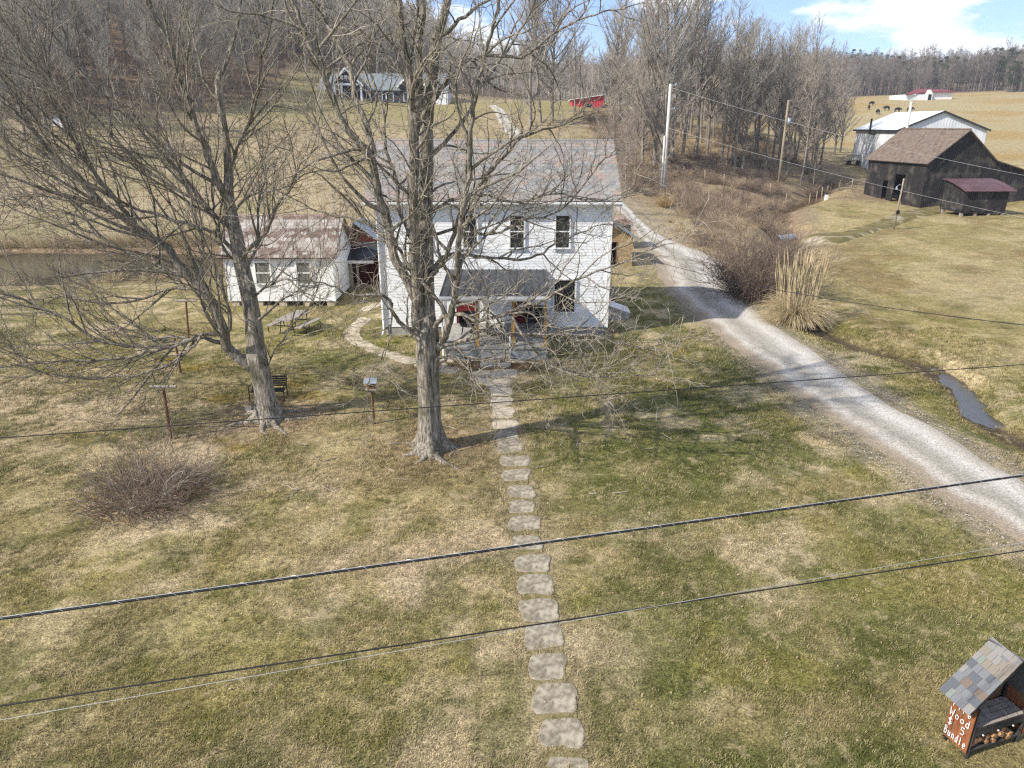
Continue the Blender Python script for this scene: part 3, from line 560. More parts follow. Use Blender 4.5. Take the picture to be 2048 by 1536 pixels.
def slate_roof(roof, x0, x1, eave, ridge, wd, n_rows, mats, parts, name='slate', hexed=True, seed=1, th=.012):
    """slates on the slope from eave (y,z) up to ridge (y,z): the lowest `parts` as objects, the rest as one part"""
    r = random.Random(seed); e, g = Vector((0,) + eave), Vector((0,) + ridge); up = (g - e); Ls = up.length; up.normalize(); nrm = Vector((1, 0, 0)).cross(up).normalized()
    ex = Ls / n_rows; nc = int((x1 - x0) / wd); wd = (x1 - x0) / nc; gap = .012
    ang = math.atan2(up.z, up.y)
    def shape(hx, w_):
        a = w_ / 2 - gap / 2; l = ex * 1.75
        poly = [(-a, l, 0), (-a, ex * .42, 0), (-a * .45, 0, 0), (a * .45, 0, 0), (a, ex * .42, 0), (a, l, 0)] if hx else [(-a, l, 0), (-a, 0, 0), (a, 0, 0), (a, l, 0)]
        return poly
    cache = {}; rest = MB(); cnt = 0; n0 = 0
    for row in range(n_rows):
        hx = hexed and not (row in (0, 1, 2) or row >= n_rows - 3)
        sh = (row % 2) * wd / 2
        for cidx in range(nc + (1 if row % 2 else 0)):
            xc = x0 + (cidx + .5) * wd - sh; w_ = wd
            if xc - wd / 2 < x0 - .01: w_ = wd / 2; xc = x0 + wd / 4
            if xc + wd / 2 > x1 + .01: w_ = wd / 2; xc = x1 - wd / 4
            band = (row // 3) % 2
            mi = r.choice([0, 2, 5, 0, 4][:len(mats)] if band else [1, 3, 0, 4, 1]) % len(mats)
            if r.random() < .12: mi = r.randrange(len(mats))
            p = e + up * (row * ex - .03) + nrm * .035 + Vector((xc, 0, 0)); tilt = ang - .035 + r.uniform(-.008, .008)
            rot = Matrix.Rotation(tilt, 4, 'X') @ Matrix.Rotation(r.uniform(-.012, .012), 4, 'Z')
            if cnt < parts:
                key = (hx, round(w_, 3), mi)
                if key not in cache: cache[key] = MB().prism(shape(hx, w_), (0, 0, th)).mesh(name, mats[mi])
                o = link(name, cache[key], roof, p); o.rotation_euler = rot.to_euler(); cnt += 1
            else:
                Mx = Matrix.Translation(p) @ rot; rest.prism([Mx @ Vector(q) for q in shape(hx, w_)], Mx.to_3x3() @ Vector((0, 0, th)), mi); n0 += 1
    if n0:
        o = rest.build('upper_' + name + 's', mats, roof); o['kind'] = 'stuff'
def siding(mb, x0, x1, z0, z1, y, ex=.125, out=.011):
    z = z0
    while z < z1 - .02:
        t = min(z + ex, z1); mb.add([(x0, y - out, z), (x1, y - out, z), (x1, y - .003, t), (x0, y - .003, t), (x0, y + .01, z), (x1, y + .01, z)], [(0, 1, 2, 3), (0, 4, 5, 1)]); z = t
YF = 31.3; DEP = 6.6
XL, XR = A(770, 668, YF).x, A(1212, 668, YF).x
ZE = A(1000, 404, YF - .3).z + .02; YR = YF + DEP / 2; ZR = A(1000, 283, YR).z
house = empty('farmhouse', (-.75, YF + DEP / 2, 0), 'white two storey clapboard farmhouse with pinkish slate roof behind the bare trees', 'house')
ZW = ZE - .02
b = MB(); b.add([(XL, YF, .38), (XR, YF, .38), (XR, YF, ZW), (XL, YF, ZW)], [(0, 1, 2, 3)])
for x in (XL, XR): b.add([(x, YF, .38), (x, YF + DEP, .38), (x, YF + DEP, ZW), (x, YR, ZR - .12), (x, YF, ZW)], [(0, 1, 2, 3, 4)])
b.add([(XL, YF + DEP, .38), (XR, YF + DEP, .38), (XR, YF + DEP, ZW), (XL, YF + DEP, ZW)], [(3, 2, 1, 0)]); wall = b.build('wall', M['siding'], house)
s_ = MB(); siding(s_, XL, XR, .38, ZW - .22, YF); o = s_.build('clapboard_siding', M['siding'], wall, fix=False); o['kind'] = 'stuff'
s_ = MB()
z = .38
while z < ZW:
    for x, sg in ((XR, 1), (XL, -1)):
        s_.add([(x + sg * .018, YF, z), (x + sg * .018, YF + DEP, z), (x + sg * .003, YF + DEP, z + .115), (x + sg * .003, YF, z + .115)], [(0, 1, 2, 3)])
    z += .115
o = s_.build('side_siding', M['siding'], wall, fix=False); o['kind'] = 'stuff'
MB().box(XL - .06, XL + .1, YF - .035, YF + .1, .36, ZW - .2).build('corner_board', M['white'], wall)
MB().box(XR - .1, XR + .06, YF - .035, YF + .1, .36, ZW - .2).build('corner_board', M['white'], wall)
MB().box(XL - .06, XR + .06, YF - .04, YF + .05, ZW - .22, ZW).build('frieze_board', M['white'], wall)
MB().box(XL + .04, XR - .04, YF + .03, YF + DEP - .03, -.3, .375).build('foundation', M['concrete'], house)
# roof
ox0, ox1 = A(726, 404, YF - .3).x, A(1245, 404, YF - .3).x; EY = YF - .3; sl = (ZR - ZE) / (YR - EY)
rf = MB(); rf.slab([(ox0, EY, ZE), (ox1, EY, ZE), (ox1, YR, ZR), (ox0, YR, ZR)], .12); rf.slab([(ox1, YF + DEP + .3, ZE), (ox0, YF + DEP + .3, ZE), (ox0, YR, ZR - .002), (ox1, YR, ZR - .002)], .12)
roof = rf.build('roof', SL[4], house)
slate_roof(roof, ox0, ox1, (EY, ZE), (YR, ZR), .37, 20, SL, 300)
MB().tube([(ox0, YR, ZR + .03), (ox1, YR, ZR + .03)], .05, 8).build('ridge_cap', SL[2], roof)
MB().box(ox0, ox1, EY - .04, EY - .005, ZE - .2, ZE - .03).build('fascia', M['white'], roof)
MB().box(ox0 + .02, ox1 - .02, EY - .003, YF - .05, ZE - .17, ZE - .13).build('soffit', M['white'], roof)
g = MB(); prof = [(EY - .045, ZE - .02), (EY - .045, ZE - .13), (EY - .1, ZE - .15), (EY - .165, ZE - .1), (EY - .17, ZE - .015), (EY - .155, ZE - .015), (EY - .15, ZE - .09), (EY - .1, ZE - .13), (EY - .055, ZE - .12), (EY - .055, ZE - .02)]
g.prism([(ox0, y, z) for y, z in prof], (ox1 - ox0, 0, 0)); g.build('gutter', M['white'], roof)
d = MB(); d.tube([(XL - .05, EY - .1, ZE - .14), (XL - .02, YF - .1, ZE - .45), (XL - .02, YF - .1, .25), (XL - .05, YF - .35, .1)], .045, 8); d.build('downspout', M['white'], house, True)
# upper windows
for px in (845, 940, 1034, 1125):
    c0 = A(px, 462, YF); window(house, c0.x - .29, c0.x + .29, A(px, 494, YF).z, A(px, 431, YF).z, YF - .02)
a0, a1 = A(1108, 622, YF), A(1150, 560, YF); window(house, a0.x, a1.x, a0.z, a1.z, YF - .02, .07, False)
# doors under the porch
PFL = .56                                                     # porch floor height
def door(x0, x1, mat, z1=PFL + 2.0, glass=True):
    dd = MB().box(x0, x1, YF - .05, YF + .01, PFL + .01, z1).build('door', mat, house)
    f = MB(); f.box(x0 - .09, x0, YF - .07, YF, PFL + .01, z1 + .09); f.box(x1, x1 + .09, YF - .07, YF, PFL + .01, z1 + .09); f.box(x0, x1, YF - .07, YF, z1, z1 + .09); f.build('door_frame', M['white'], dd)
    if glass: MB().box(x0 + .13, x1 - .13, YF - .058, YF - .045, PFL + .95, z1 - .15).build('pane', M['glass'], dd)
    MB().tube([(x1 - .08, YF - .06, PFL + .95), (x1 - .08, YF - .12, PFL + .95)], .025, 8).build('handle', M['galv'], dd)
xa = A(932, 640, YF).x; door(xa - .42, xa + .42, M['reddoor'])
xb = A(1041, 640, YF).x; door(xb - .36, xb + .36, M['reddoor'], glass=True)
# porch
PY = 27.55
px0, px1 = A(888, 694, PY).x, A(1096, 694, PY).x
porch = MB().box(px0, px1, PY, YF - .03, PFL - .09, PFL).build('porch_floor', M['concrete'], house)
pb = MB(); pb.box(px0 + .05, px1 - .05, PY + .05, YF - .04, -.15, PFL - .095); pb.build('porch_foundation', M['concrete'], house)
bx_ = px0 + .05; zz = -.1; row = 0
while zz + .2 <= PFL - .09:
    x = px0 + .05 - (row % 2) * .2
    while x < px1 - .05:
        xe0, xe1 = max(x, px0 + .05) + .006, min(x + .4, px1 - .05) - .006
        if xe1 - xe0 > .05: link('block', MB().box(xe0, xe1, PY + .028, PY + .0495, zz + .006, zz + .194).mesh('block', M['block']), house)
        x += .4
    zz += .2; row += 1
sx0, sx1 = A(962, 700, PY).x, A(1018, 700, PY).x
for i in range(3): MB().box(sx0, sx1, PY - .3 * (3 - i), PY + .02 - .001 * i, -.1, PFL * (i + 1) / 4).build('step', M['concrete'], house)
rl = MB(); rl.tube([(sx1 + .04, PY - .75, 0), (sx1 + .04, PY - .75, .75), (sx1 + .04, PY - .05, 1.2), (sx1 + .04, PY - .05, PFL)], .022, 6); rl.build('handrail', M['white'], house)
RFY, RFZ, RWZ = PY - .25, A(990, 592, PY - .25).z, A(990, 539, YF).z
rx0, rx1 = A(878, 590, RFY).x, A(1101, 590, RFY).x
pr = MB().slab([(rx0, RFY, RFZ), (rx1, RFY, RFZ), (rx1, YF - .02, RWZ), (rx0, YF - .02, RWZ)], .05).build('porch_roof', M['darkmetal'], house)
k = 0; x = rx0 + .02
while x < rx1:
    MB().slab([(x, RFY - .01, RFZ + .04), (x + .035, RFY - .01, RFZ + .04), (x + .035, YF - .02, RWZ + .04), (x, YF - .02, RWZ + .04)], .038).build('standing_seam', M['darkmetal'], pr); x += .3
MB().box(rx0, rx1, RFY + .02, RFY + .07, RFZ - .22, RFZ - .052).build('porch_fascia', M['white'], pr)
g = MB(); g.prism([(rx0, RFY + .015, RFZ - .02), (rx0, RFY + .015, RFZ - .13), (rx0, RFY - .09, RFZ - .12), (rx0, RFY - .1, RFZ - .015), (rx0, RFY - .085, RFZ - .015), (rx0, RFY - .075, RFZ - .1), (rx0, RFY, RFZ - .11), (rx0, RFY, RFZ - .02)], (rx1 - rx0, 0, 0)); g.build('porch_gutter', M['white'], pr)
for px, m in ((955, 'yellowpost'), (1026, 'yellowpost'), (1090, 'yellowpost'), (893, 'white')):
    xp = A(px, 688, PY + .1).x; p = MB(); p.box(xp - .06, xp + .06, PY + .06, PY + .18, PFL, RFZ - .17); p.box(xp - .085, xp + .085, PY + .035, PY + .205, PFL + .001, PFL + .13); p.build('porch_post', M[m], house)
xp = A(960, 640, YF).x; MB().tube([(px0 + .02, RFY - .03, RFZ - .1), (px0 - .03, PY - .03, RFZ - .35), (px0 - .03, PY - .03, .1), (px0 - .03, PY - .2, .04)], .04, 8).build('porch_downspout', M['white'], house, True)
# things on the porch
c0 = A(1072, 655, YF - .9)
gr = empty('barbecue_grill', (c0.x, YF - .8, PFL), 'black covered barbecue grill under the porch roof', 'grill')
b = MB(); b.prism([(c0.x - .5, YF - 1.05, PFL + .25), (c0.x + .45, YF - 1.05, PFL + .25), (c0.x + .45, YF - 1.05, PFL + .75), (c0.x + .3, YF - 1.05, PFL + .95), (c0.x - .35, YF - 1.05, PFL + .95), (c0.x - .5, YF - 1.05, PFL + .75)], (0, .55, 0)); b.build('hood', M['black'], gr)
for dx in (-.42, .37):
    for dy in (-1.0, -.56): MB().box(c0.x + dx - .025, c0.x + dx + .025, YF + dy - .025, YF + dy + .025, PFL, PFL + .252).build('leg', M['black'], gr)
MB().tube([(c0.x - .3, YF - 1.1, PFL + .7), (c0.x + .25, YF - 1.1, PFL + .7)], .018, 6).build('handle', M['galv'], gr)
c0 = A(938, 668, PY + 2.0); cx, cy = c0.x, PY + 2.0
ch = empty('porch_chair', (cx, cy, PFL), 'dark rounded porch chair beside the tree trunk', 'chair')
MB().prism([(cx + .38 * math.cos(a), cy + .34 * math.sin(a), PFL + .36) for a in np.linspace(0, 6.283, 14, endpoint=False)], (0, 0, .1)).build('seat', M['black'], ch)
bb = MB(); an = np.linspace(.1, 3.04, 10)
for a, a2 in zip(an[:-1], an[1:]): bb.slab([(cx + .4 * math.cos(a), cy + .36 * math.sin(a), PFL + .4), (cx + .4 * math.cos(a2), cy + .36 * math.sin(a2), PFL + .4), (cx + .46 * math.cos(a2), cy + .44 * math.sin(a2), PFL + .9), (cx + .46 * math.cos(a), cy + .44 * math.sin(a), PFL + .9)], .03)
bb.build('backrest', M['black'], ch)
for dx in (-.25, .25):
    for dy in (-.2, .2): MB().tube([(cx + dx * 1.2, cy + dy * 1.2, PFL), (cx + dx, cy + dy, PFL + .37)], .02, 6).build('leg', M['black'], ch)
# beside the house, on the lane side
c0 = G(1240, 632); hs = empty('cellar_hatch', (XR + .75, c0.y, 0), 'white sloping cellar hatch against the house side wall', 'hatch')
MB().prism([(XR + .06, c0.y - .6, -.1), (XR + 1.5, c0.y - .6, -.1), (XR + 1.5, c0.y - .6, .3), (XR + .06, c0.y - .6, .8)], (0, 1.3, 0)).build('frame', M['concrete'], hs)
for i in range(2): MB().slab([(XR + .06, c0.y - .62 + i * .68, .83), (XR + .06, c0.y + .03 + i * .68, .83), (XR + 1.55, c0.y + .03 + i * .68, .32), (XR + 1.55, c0.y - .62 + i * .68, .32)], -.03).build('door_leaf', M['white'], hs)
hpx = empty('heat_pump', (XR + .7, c0.y + 2.6, 0), 'grey outdoor heat pump unit beside the farmhouse', 'heat pump')
MB().box(XR + .3, XR + 1.15, c0.y + 2.2, c0.y + 3.0, 0, .9).build('casing', M['shingle'], hpx)
for i in range(6): MB().box(XR + .34, XR + 1.11, c0.y + 2.17, c0.y + 2.199, .1 + i * .13, .15 + i * .13).build('louvre', M['darkmetal'], hpx)
MB().tube([(XR + .72, c0.y + 2.6, .9), (XR + .72, c0.y + 2.6, .94)], .33, 14).build('fan_guard', M['black'], hpx)

# ================================================================== SMALL WHITE OUTBUILDING
YO = 36.8; x0, x1 = A(460, 602, YO).x, A(670, 602, YO).x; zb, ze = .27, A(600, 514, YO - .25).z; YG = YO + 2.3; zr = A(600, 433, YG).z
ob = empty('white_outbuilding', ((x0 + x1) / 2, YG, 0), 'small white weathered outbuilding on block piers with patchy slate roof', 'outbuilding')
b = MB(); b.add([(x0, YO, zb), (x1, YO, zb), (x1, YO, ze), (x0, YO, ze)], [(0, 1, 2, 3)])
for x in (x0, x1): b.add([(x, YO, zb), (x, YO + 4.6, zb), (x, YO + 4.6, ze), (x, YG, zr - .1), (x, YO, ze)], [(0, 1, 2, 3, 4)])
b.add([(x0, YO + 4.6, zb), (x1, YO + 4.6, zb), (x1, YO + 4.6, ze), (x0, YO + 4.6, ze)], [(0, 3, 2, 1)]); b.add([(x0, YO, zb), (x1, YO, zb), (x1, YO + 4.6, zb), (x0, YO + 4.6, zb)], [(0, 3, 2, 1)])
wl = b.build('wall', M['oldwhite'], ob)
s_ = MB(); siding(s_, x0, x1, zb, ze - .1, YO, .17, .009); o = s_.build('clapboard_siding', M['oldwhite'], wl, fix=False); o['kind'] = 'stuff'
for x in (x0, x1): MB().box(x - .05, x + .05, YO - .03, YO + .1, zb, ze - .05).build('corner_board', M['oldwhite'], wl)
for i in range(5):
    for j in range(2): xx_ = x0 + .25 + i * (x1 - x0 - .5) / 4; MB().box(xx_ - .2, xx_ + .2, YO + .05 + j * 4.1, YO + .4 + j * 4.1, -.1 + tz(xx_, YO + j * 4), zb - .003).build('pier', M['stonepink'], ob)
ra, rb = A(486, 515, YO - .25).x, A(690, 515, YO - .25).x; ra = x0 - .3; rb = x1 + .3
rf = MB(); rf.slab([(ra, YO - .25, ze - .05), (rb, YO - .25, ze - .05), (rb, YG, zr), (ra, YG, zr)], .08); rf.slab([(rb, YO + 4.85, ze - .05), (ra, YO + 4.85, ze - .05), (ra, YG, zr - .002), (rb, YG, zr - .002)], .08)
rf = rf.build('roof', SL2[1], ob); slate_roof(rf, ra, rb, (YO - .25, ze - .05), (YG, zr), .31, 13, SL2, 280, seed=4)
MB().tube([(ra, YG, zr + .03), (rb, YG, zr + .03)], .06, 7).build('ridge_cap', M['rust'], rf)
for pa, pb_ in ((515, 538), (597, 619)):
    a0, a1 = A(pa, 566, YO), A(pb_, 525, YO); window(ob, a0.x, a1.x, a0.z, a1.z, YO - .015, .09, True, 'curtain', fm='oldwhite')

# red gabled woodshed with open lean-to between outbuilding and house
YW = 40.4; wx0, wx1 = A(684, 560, YW).x, A(756, 560, YW).x
ws = empty('open_woodshed', ((wx0 + wx1) / 2, YW + 1.2, 0), 'dark red open woodshed with grey metal lean-to beside the farmhouse', 'shed')
zt = A(720, 520, YW).z; zt2 = A(720, 487, YW + 1.6).z; zpk = A(712, 446, YW + 1.7).z
gz = tz((wx0 + wx1) / 2, YW + 2)
M['redwall'] = pm('faded_red_boards', S(60, 28, 26), S(86, 42, 36), 3, .9, .3, (4, 4, .4))
b = MB(); xm = A(708, 446, YW + 1.7).x; yb = YW + 1.7
b.prism([(wx0 + .1, yb, gz - .3), (wx1, yb, gz - .3), (wx1, yb, zt2 + .1), (xm, yb, zpk), (wx0 + .1, yb, zt2 + .1)], (0, .1, 0)); b.box(wx0 + .1, wx0 + .2, yb + .1, yb + 2.6, gz - .3, zt2); b.box(wx1 - .1, wx1, yb + .1, yb + 2.6, gz - .3, zt2); b.build('wall', M['redwall'], ws)
lr = MB().slab([(wx0 - .1, YW - .2, zt), (wx1 - .15, YW - .2, zt), (wx1 + .1, yb - .01, zt2 + .1), (wx0 + .1, yb - .01, zt2 + .1)], .05).build('lean_to_roof', M['darkmetal'], ws)
MB().box(wx0 - .1, wx1 - .15, YW - .23, YW - .201, zt - .16, zt).build('fascia', M['oldwhite'], lr)
gr_ = MB(); gr_.slab([(wx0 - .1, yb - .25, zt2), (xm, yb - .25, zpk + .08), (xm, yb + 2.7, zpk + .08), (wx0 - .1, yb + 2.7, zt2)], .05); gr_.slab([(xm + .002, yb - .25, zpk + .08), (wx1 + .2, yb - .25, zt2), (wx1 + .2, yb + 2.7, zt2), (xm + .002, yb + 2.7, zpk + .08)], .05); gr_.build('gable_roof', M['galv'], ws)
for px in (717, 690): xp = A(px, 560, YW).x; MB().box(xp - .06, xp + .06, YW - .1, YW + .02, tz(xp, YW) - .1, zt - .05).build('post', M['greywood'], ws)
for i in range(9): xp = wx0 - .25 + i * .1; MB().box(xp, xp + .085, YW + .05 + (i % 2) * .02, YW + .1, tz(xp, YW) - .1, zt - .15 - random.uniform(0, .25)).build('slat', M['greywood'], ws)

# ================================================================== BRICK SMOKEHOUSE AND PUMP HOUSE
p0 = G(1263, 537); YS = p0.y; sx1 = p0.x; sx0 = sx1 - 2.75; zt = A(1265, 474, YS).z; zp = A(1230, 447, YS).z
sm = empty('brick_smokehouse', ((sx0 + sx1) / 2, YS + 1.4, 0), 'small yellow brick smokehouse with dark doorway behind the farmhouse corner', 'smokehouse')
xm = (sx0 + sx1) / 2; b = MB(); dx0, dx1 = A(1218, 520, YS).x, A(1234, 520, YS).x; dz = A(1225, 484, YS).z
b.prism([(sx0, YS, -.2), (dx0, YS, -.2), (dx0, YS, dz), (dx1, YS, dz), (dx1, YS, -.2), (sx1, YS, -.2), (sx1, YS, zt), (xm, YS, zp), (sx0, YS, zt)], (0, .25, 0))
b.box(sx0, sx0 + .25, YS + .251, YS + 3.0, -.2, zt); b.box(sx1 - .25, sx1, YS + .251, YS + 3.0, -.2, zt); b.box(sx0 + .251, sx1 - .251, YS + 2.75, YS + 3.0, -.2, zt); b.build('wall', M['brick'], sm)
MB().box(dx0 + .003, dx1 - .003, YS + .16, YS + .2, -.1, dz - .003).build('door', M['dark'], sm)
f = MB(); f.box(dx0 - .002, dx0 + .07, YS - .02, YS + .12, 0, dz); f.box(dx1 - .07, dx1 + .002, YS - .02, YS + .12, 0, dz); f.build('door_frame', M['brownwood'], sm)
er = .35; sl_ = (zp - zt) / (sx1 - xm); rr_ = MB()
rr_.slab([(xm, YS - .35, zp + .1), (xm, YS + 3.2, zp + .1), (sx1 + er, YS + 3.2, zt + .1 - er * sl_), (sx1 + er, YS - .35, zt + .1 - er * sl_)], -.07)
rr_.slab([(xm - .002, YS + 3.2, zp + .1), (xm - .002, YS - .35, zp + .1), (sx0 - er, YS - .35, zt + .1 - er * sl_), (sx0 - er, YS + 3.2, zt + .1 - er * sl_)], -.07); rr_.build('roof', M['galv'], sm)
YP = YS + 5.5; c0 = A(1245, 445, YP); ph = empty('pump_house', (c0.x, YP + .8, tz(c0.x, YP)), 'little dark pump house with rusty curved metal roof behind smokehouse', 'shed')
z1 = A(1245, 449, YP).z; z0 = tz(c0.x, YP) - .2; MB().box(c0.x - .62, c0.x + .62, YP, YP + 1.4, z0, z1).build('wall', M['blackwood'], ph)
b = MB(); b.prism([(c0.x + .8 * math.cos(a), YP - .15, z1 + .42 * math.sin(a)) for a in np.linspace(0, math.pi, 9)], (0, 1.7, 0)); b.build('roof', M['rust'], ph)
MB().box(c0.x - .25, c0.x + .25, YP - .03, YP - .001, z0 + .2, z0 + 1.5).build('door', M['darkmetal'], ph)

# ================================================================== BLACK BARN, CRIB AND METAL SHED
def plane_hit(px, py, p0, nrm):
    d = ray(px, py); o = Vector((0, 0, H)); return o + d * ((Vector(p0) - o).dot(nrm) / d.dot(nrm))
def planks(mb, p, q, z0, top, n, th=.03, skip=None, seed=1, mi=0):
    """n upright boards from p to q (2D), top(t) gives the height; skip(t) -> (za, zb) opening"""
    r = random.Random(seed); p, q = Vector((p[0], p[1], 0)), Vector((q[0], q[1], 0)); d = (q - p); nr = Vector((d.y, -d.x, 0)).normalized()
    for i in range(n):
        t0, t1 = i / n, (i + 1) / n; tm = (t0 + t1) / 2; g = .006 / d.length * 1.2
        a, b_ = p + d * (t0 + g) + nr * r.uniform(0, .025), p + d * (t1 - g) + nr * r.uniform(0, .025)
        segs = [(z0 + r.uniform(-.02, .08), None)]
        op = skip(tm) if skip else None
        spans = [(z0 + r.uniform(0, .1), top(t0), top(t1))] if not op else ([(op[1], top(t0), top(t1))] + ([(z0, op[0], op[0])] if op[0] > z0 + .1 else []))
        for za, zb_, zc in spans:
            mb.prism([(a.x, a.y, za), (b_.x, b_.y, za), (b_.x, b_.y, zc), (a.x, a.y, zb_)], nr * -th, mi)
P0, P1 = T(1839, 416), T(1727, 388)
vd = (P1 - P0); vd.z = 0; BL = vd.length; rz = math.atan2(vd.y, vd.x) - math.pi / 2
barn = empty('black_barn', P0, 'large black board barn with weathered brown gable roof and open doorway', 'barn', rz=rz)
ZB = A(1850, 322, P0.y).z - P0.z; ZRG = A(1939, 260, P0.y).z - P0.z; BW = (A(1939, 260, P0.y).x - P0.x) + .3; LX = BW * 2 + 6.4; ZL = 3.5
nr = Vector((-vd.normalized().y, vd.normalized().x, 0))
def bl(px, py):                        # position along the long wall (0 = near corner) and height
    h = plane_hit(px, py, P0, nr); return (h - P0).dot(vd.normalized()), h.z - P0.z
d1 = sorted((bl(1782, 400)[0], bl(1805, 400)[0])); d1h = bl(1793, 348)[1]; d2 = sorted((bl(1762, 395)[0], bl(1771, 395)[0])); d2h = bl(1767, 360)[1]
def skipL(t):
    y = BL * (1 - t)
    if d1[0] < y < d1[1]: return (-1, d1h)
    if d2[0] < y < d2[1]: return (-1, d2h)
b = MB(); planks(b, (0, BL), (0, 0), -.4, lambda t: ZB, 70, skip=skipL, seed=2); o = b.build('long_wall_boards', M['blackwood'], barn); o['kind'] = 'stuff'
def gtop(t):
    x = t * LX
    return ZB + (ZRG - ZB) * x / BW if x < BW else (ZRG - (ZRG - ZB) * (x - BW) / BW if x < 2 * BW else ZB - (ZB - ZL) * (x - 2 * BW) / (LX - 2 * BW))
b = MB(); planks(b, (0, 0), (LX, 0), -.4, lambda t: gtop(t) - .05, 64, seed=3); o = b.build('gable_boards', M['blackwood'], barn); o['kind'] = 'stuff'
b = MB(); planks(b, (LX, 0), (LX, BL), -.4, lambda t: ZL - .1, 50, seed=4); planks(b, (LX, BL), (0, BL), -.4, lambda t: gtop(1 - t) - .05, 50, seed=5); o = b.build('rear_boards', M['blackwood'], barn); o['kind'] = 'stuff'
MB().box(.5, LX - .5, .5, BL - .5, -.45, -.02).build('dirt_floor', M['dark'], barn)
MB().box(2.2, 2.3, .3, BL - .3, -.02, ZB - .1).build('inner_partition', M['dark'], barn)
b = MB(); ov = .45; s2 = (ZRG - ZB) / BW
b.slab([(-ov, -ov, ZB - ov * s2 + .06), (BW, -ov, ZRG + .06), (BW, BL + ov, ZRG + .06), (-ov, BL + ov, ZB - ov * s2 + .06)], .1); o = b.build('roof', M['barnroof'], barn)
b = MB(); b.slab([(BW + .002, -ov, ZRG + .06), (2 * BW, -ov, ZB + .06), (2 * BW, BL + ov, ZB + .06), (BW + .002, BL + ov, ZRG + .06)], .1); b.slab([(2 * BW, -ov, ZB + .055), (LX + .3, -ov, ZL + .02), (LX + .3, BL + ov, ZL + .02), (2 * BW, BL + ov, ZB + .055)], .1); b.build('rear_roof', M['barnroof'], barn)
MB().tube([(BW, -ov, ZRG + .1), (BW, BL + ov, ZRG + .1)], .09, 6).build('ridge_cap', M['barnroof'], barn)
MB().box(-.06, -.02, d1[0] - 1.2, d1[0] - .05, .1, d1h).build('door', M['blackwood'], barn)
for y in (d1[0], d1[1]): MB().box(-.09, .05, y - .08, y + .08, -.3, d1h + .1).build('door_post', M['blackwood'], barn)
# crib
c0, c1 = T(1921, 434), T(2021, 433); cz = c0.z; cy = c0.y; cd = 3.8; ct = A(1920, 380, cy).z; cb = A(1940, 424, cy).z; crz = A(1950, 358, cy + cd).z
crib = empty('corn_crib', (c0.x + 2.7, cy + cd / 2, cz), 'black corn crib on legs with faded red metal roof before the barn', 'crib')
b = MB(); planks(b, (c0.x, cy), (c1.x, cy), cb, lambda t: ct, 22, seed=8); planks(b, (c0.x, cy + cd), (c0.x, cy), cb, lambda t: crz - (crz - ct) * t - .05, 16, seed=9); planks(b, (c1.x, cy), (c1.x, cy + cd), cb, lambda t: ct + (crz - ct) * t - .05, 16, seed=10)
b.box(c0.x + .05, c1.x - .05, cy + .05, cy + cd, cb - .12, cb - .02); o = b.build('wall_boards', M['blackwood'], crib); o['kind'] = 'stuff'
b = MB(); nseg = 9
for i in range(nseg):
    t0, t1 = i / nseg, (i + 1) / nseg; f = lambda t: (cy - .5 + (cd + .8) * t, ct - .08 + (crz + .12 - ct) * math.sin(t * 1.45) / math.sin(1.45))
    (ya, za), (yb2, zb2) = f(t0), f(t1); b.slab([(c0.x - .35, ya, za), (c1.x + .5, ya, za), (c1.x + .5, yb2, zb2), (c0.x - .35, yb2, zb2)], .05)
b.build('roof', M['redmetal'], crib)
for i in range(4):
    for j in range(2): x = c0.x + .15 + i * (c1.x - c0.x - .3) / 3; MB().box(x - .14, x + .14, cy + .1 + j * 3.3, cy + .38 + j * 3.3, cz - .25, cb - .125).build('leg', M['rust' if i % 2 else 'greywood'], crib)
# pale metal shed behind the barn
YM = 106.0; m0, m1, ma = A(1797, 259, YM), A(1976, 254, YM), A(1887, 223, YM); mz = tz(60, YM) - .5; YMB = 119.0
ms = empty('machine_shed', ((m0.x + m1.x) / 2, (YM + YMB) / 2, mz), 'pale metal machine shed with stove pipe rising behind the black barn', 'shed')
b = MB(); b.prism([(m0.x, YM, mz), (m1.x, YM, mz), (m1.x, YM, m0.z), (ma.x, YM, ma.z), (m0.x, YM, m0.z)], (0, YMB - YM, 0)); b.build('wall', M['whitemetal'], ms)
b = MB(); x = m0.x + .2
while x < m1.x:
    zt = m0.z + (ma.z - m0.z) * (1 - abs(x - ma.x) / (ma.x - m0.x)) - .06; b.box(x, x + .06, YM - .022, YM - .003, mz, zt); x += .42
y = YM + .2
while y < YMB: b.box(m0.x - .022, m0.x - .003, y, y + .06, mz, m0.z - .1); y += .42
o = b.build('siding_ribs', M['whitemetal'], ms); o['kind'] = 'stuff'
b = MB(); b.slab([(m0.x - .3, YM - .3, m0.z - .05), (ma.x, YM - .3, ma.z + .1), (ma.x, YMB + .3, ma.z + .1), (m0.x - .3, YMB + .3, m0.z - .05)], .08); b.slab([(ma.x + .002, YM - .3, ma.z + .1), (m1.x + .3, YM - .3, m0.z - .05), (m1.x + .3, YMB + .3, m0.z - .05), (ma.x + .002, YMB + .3, ma.z + .1)], .08); b.build('roof', M['whiteroof'], ms)
b = MB()
for xa_, xb_, za, zb_ in ((m0.x - .32, ma.x, m0.z - .05, ma.z + .1), (ma.x, m1.x + .32, ma.z + .1, m0.z - .05)): b.slab([(xa_, YM - .36, za - .22), (xb_, YM - .36, zb_ - .22), (xb_, YM - .36, zb_ + .03), (xa_, YM - .36, za + .03)], .05)
b.box(m0.x - .4, m0.x - .305, YM - .3, YMB + .3, m0.z - .3, m0.z - .04); b.build('eave_trim', M['darkmetal'], ms)
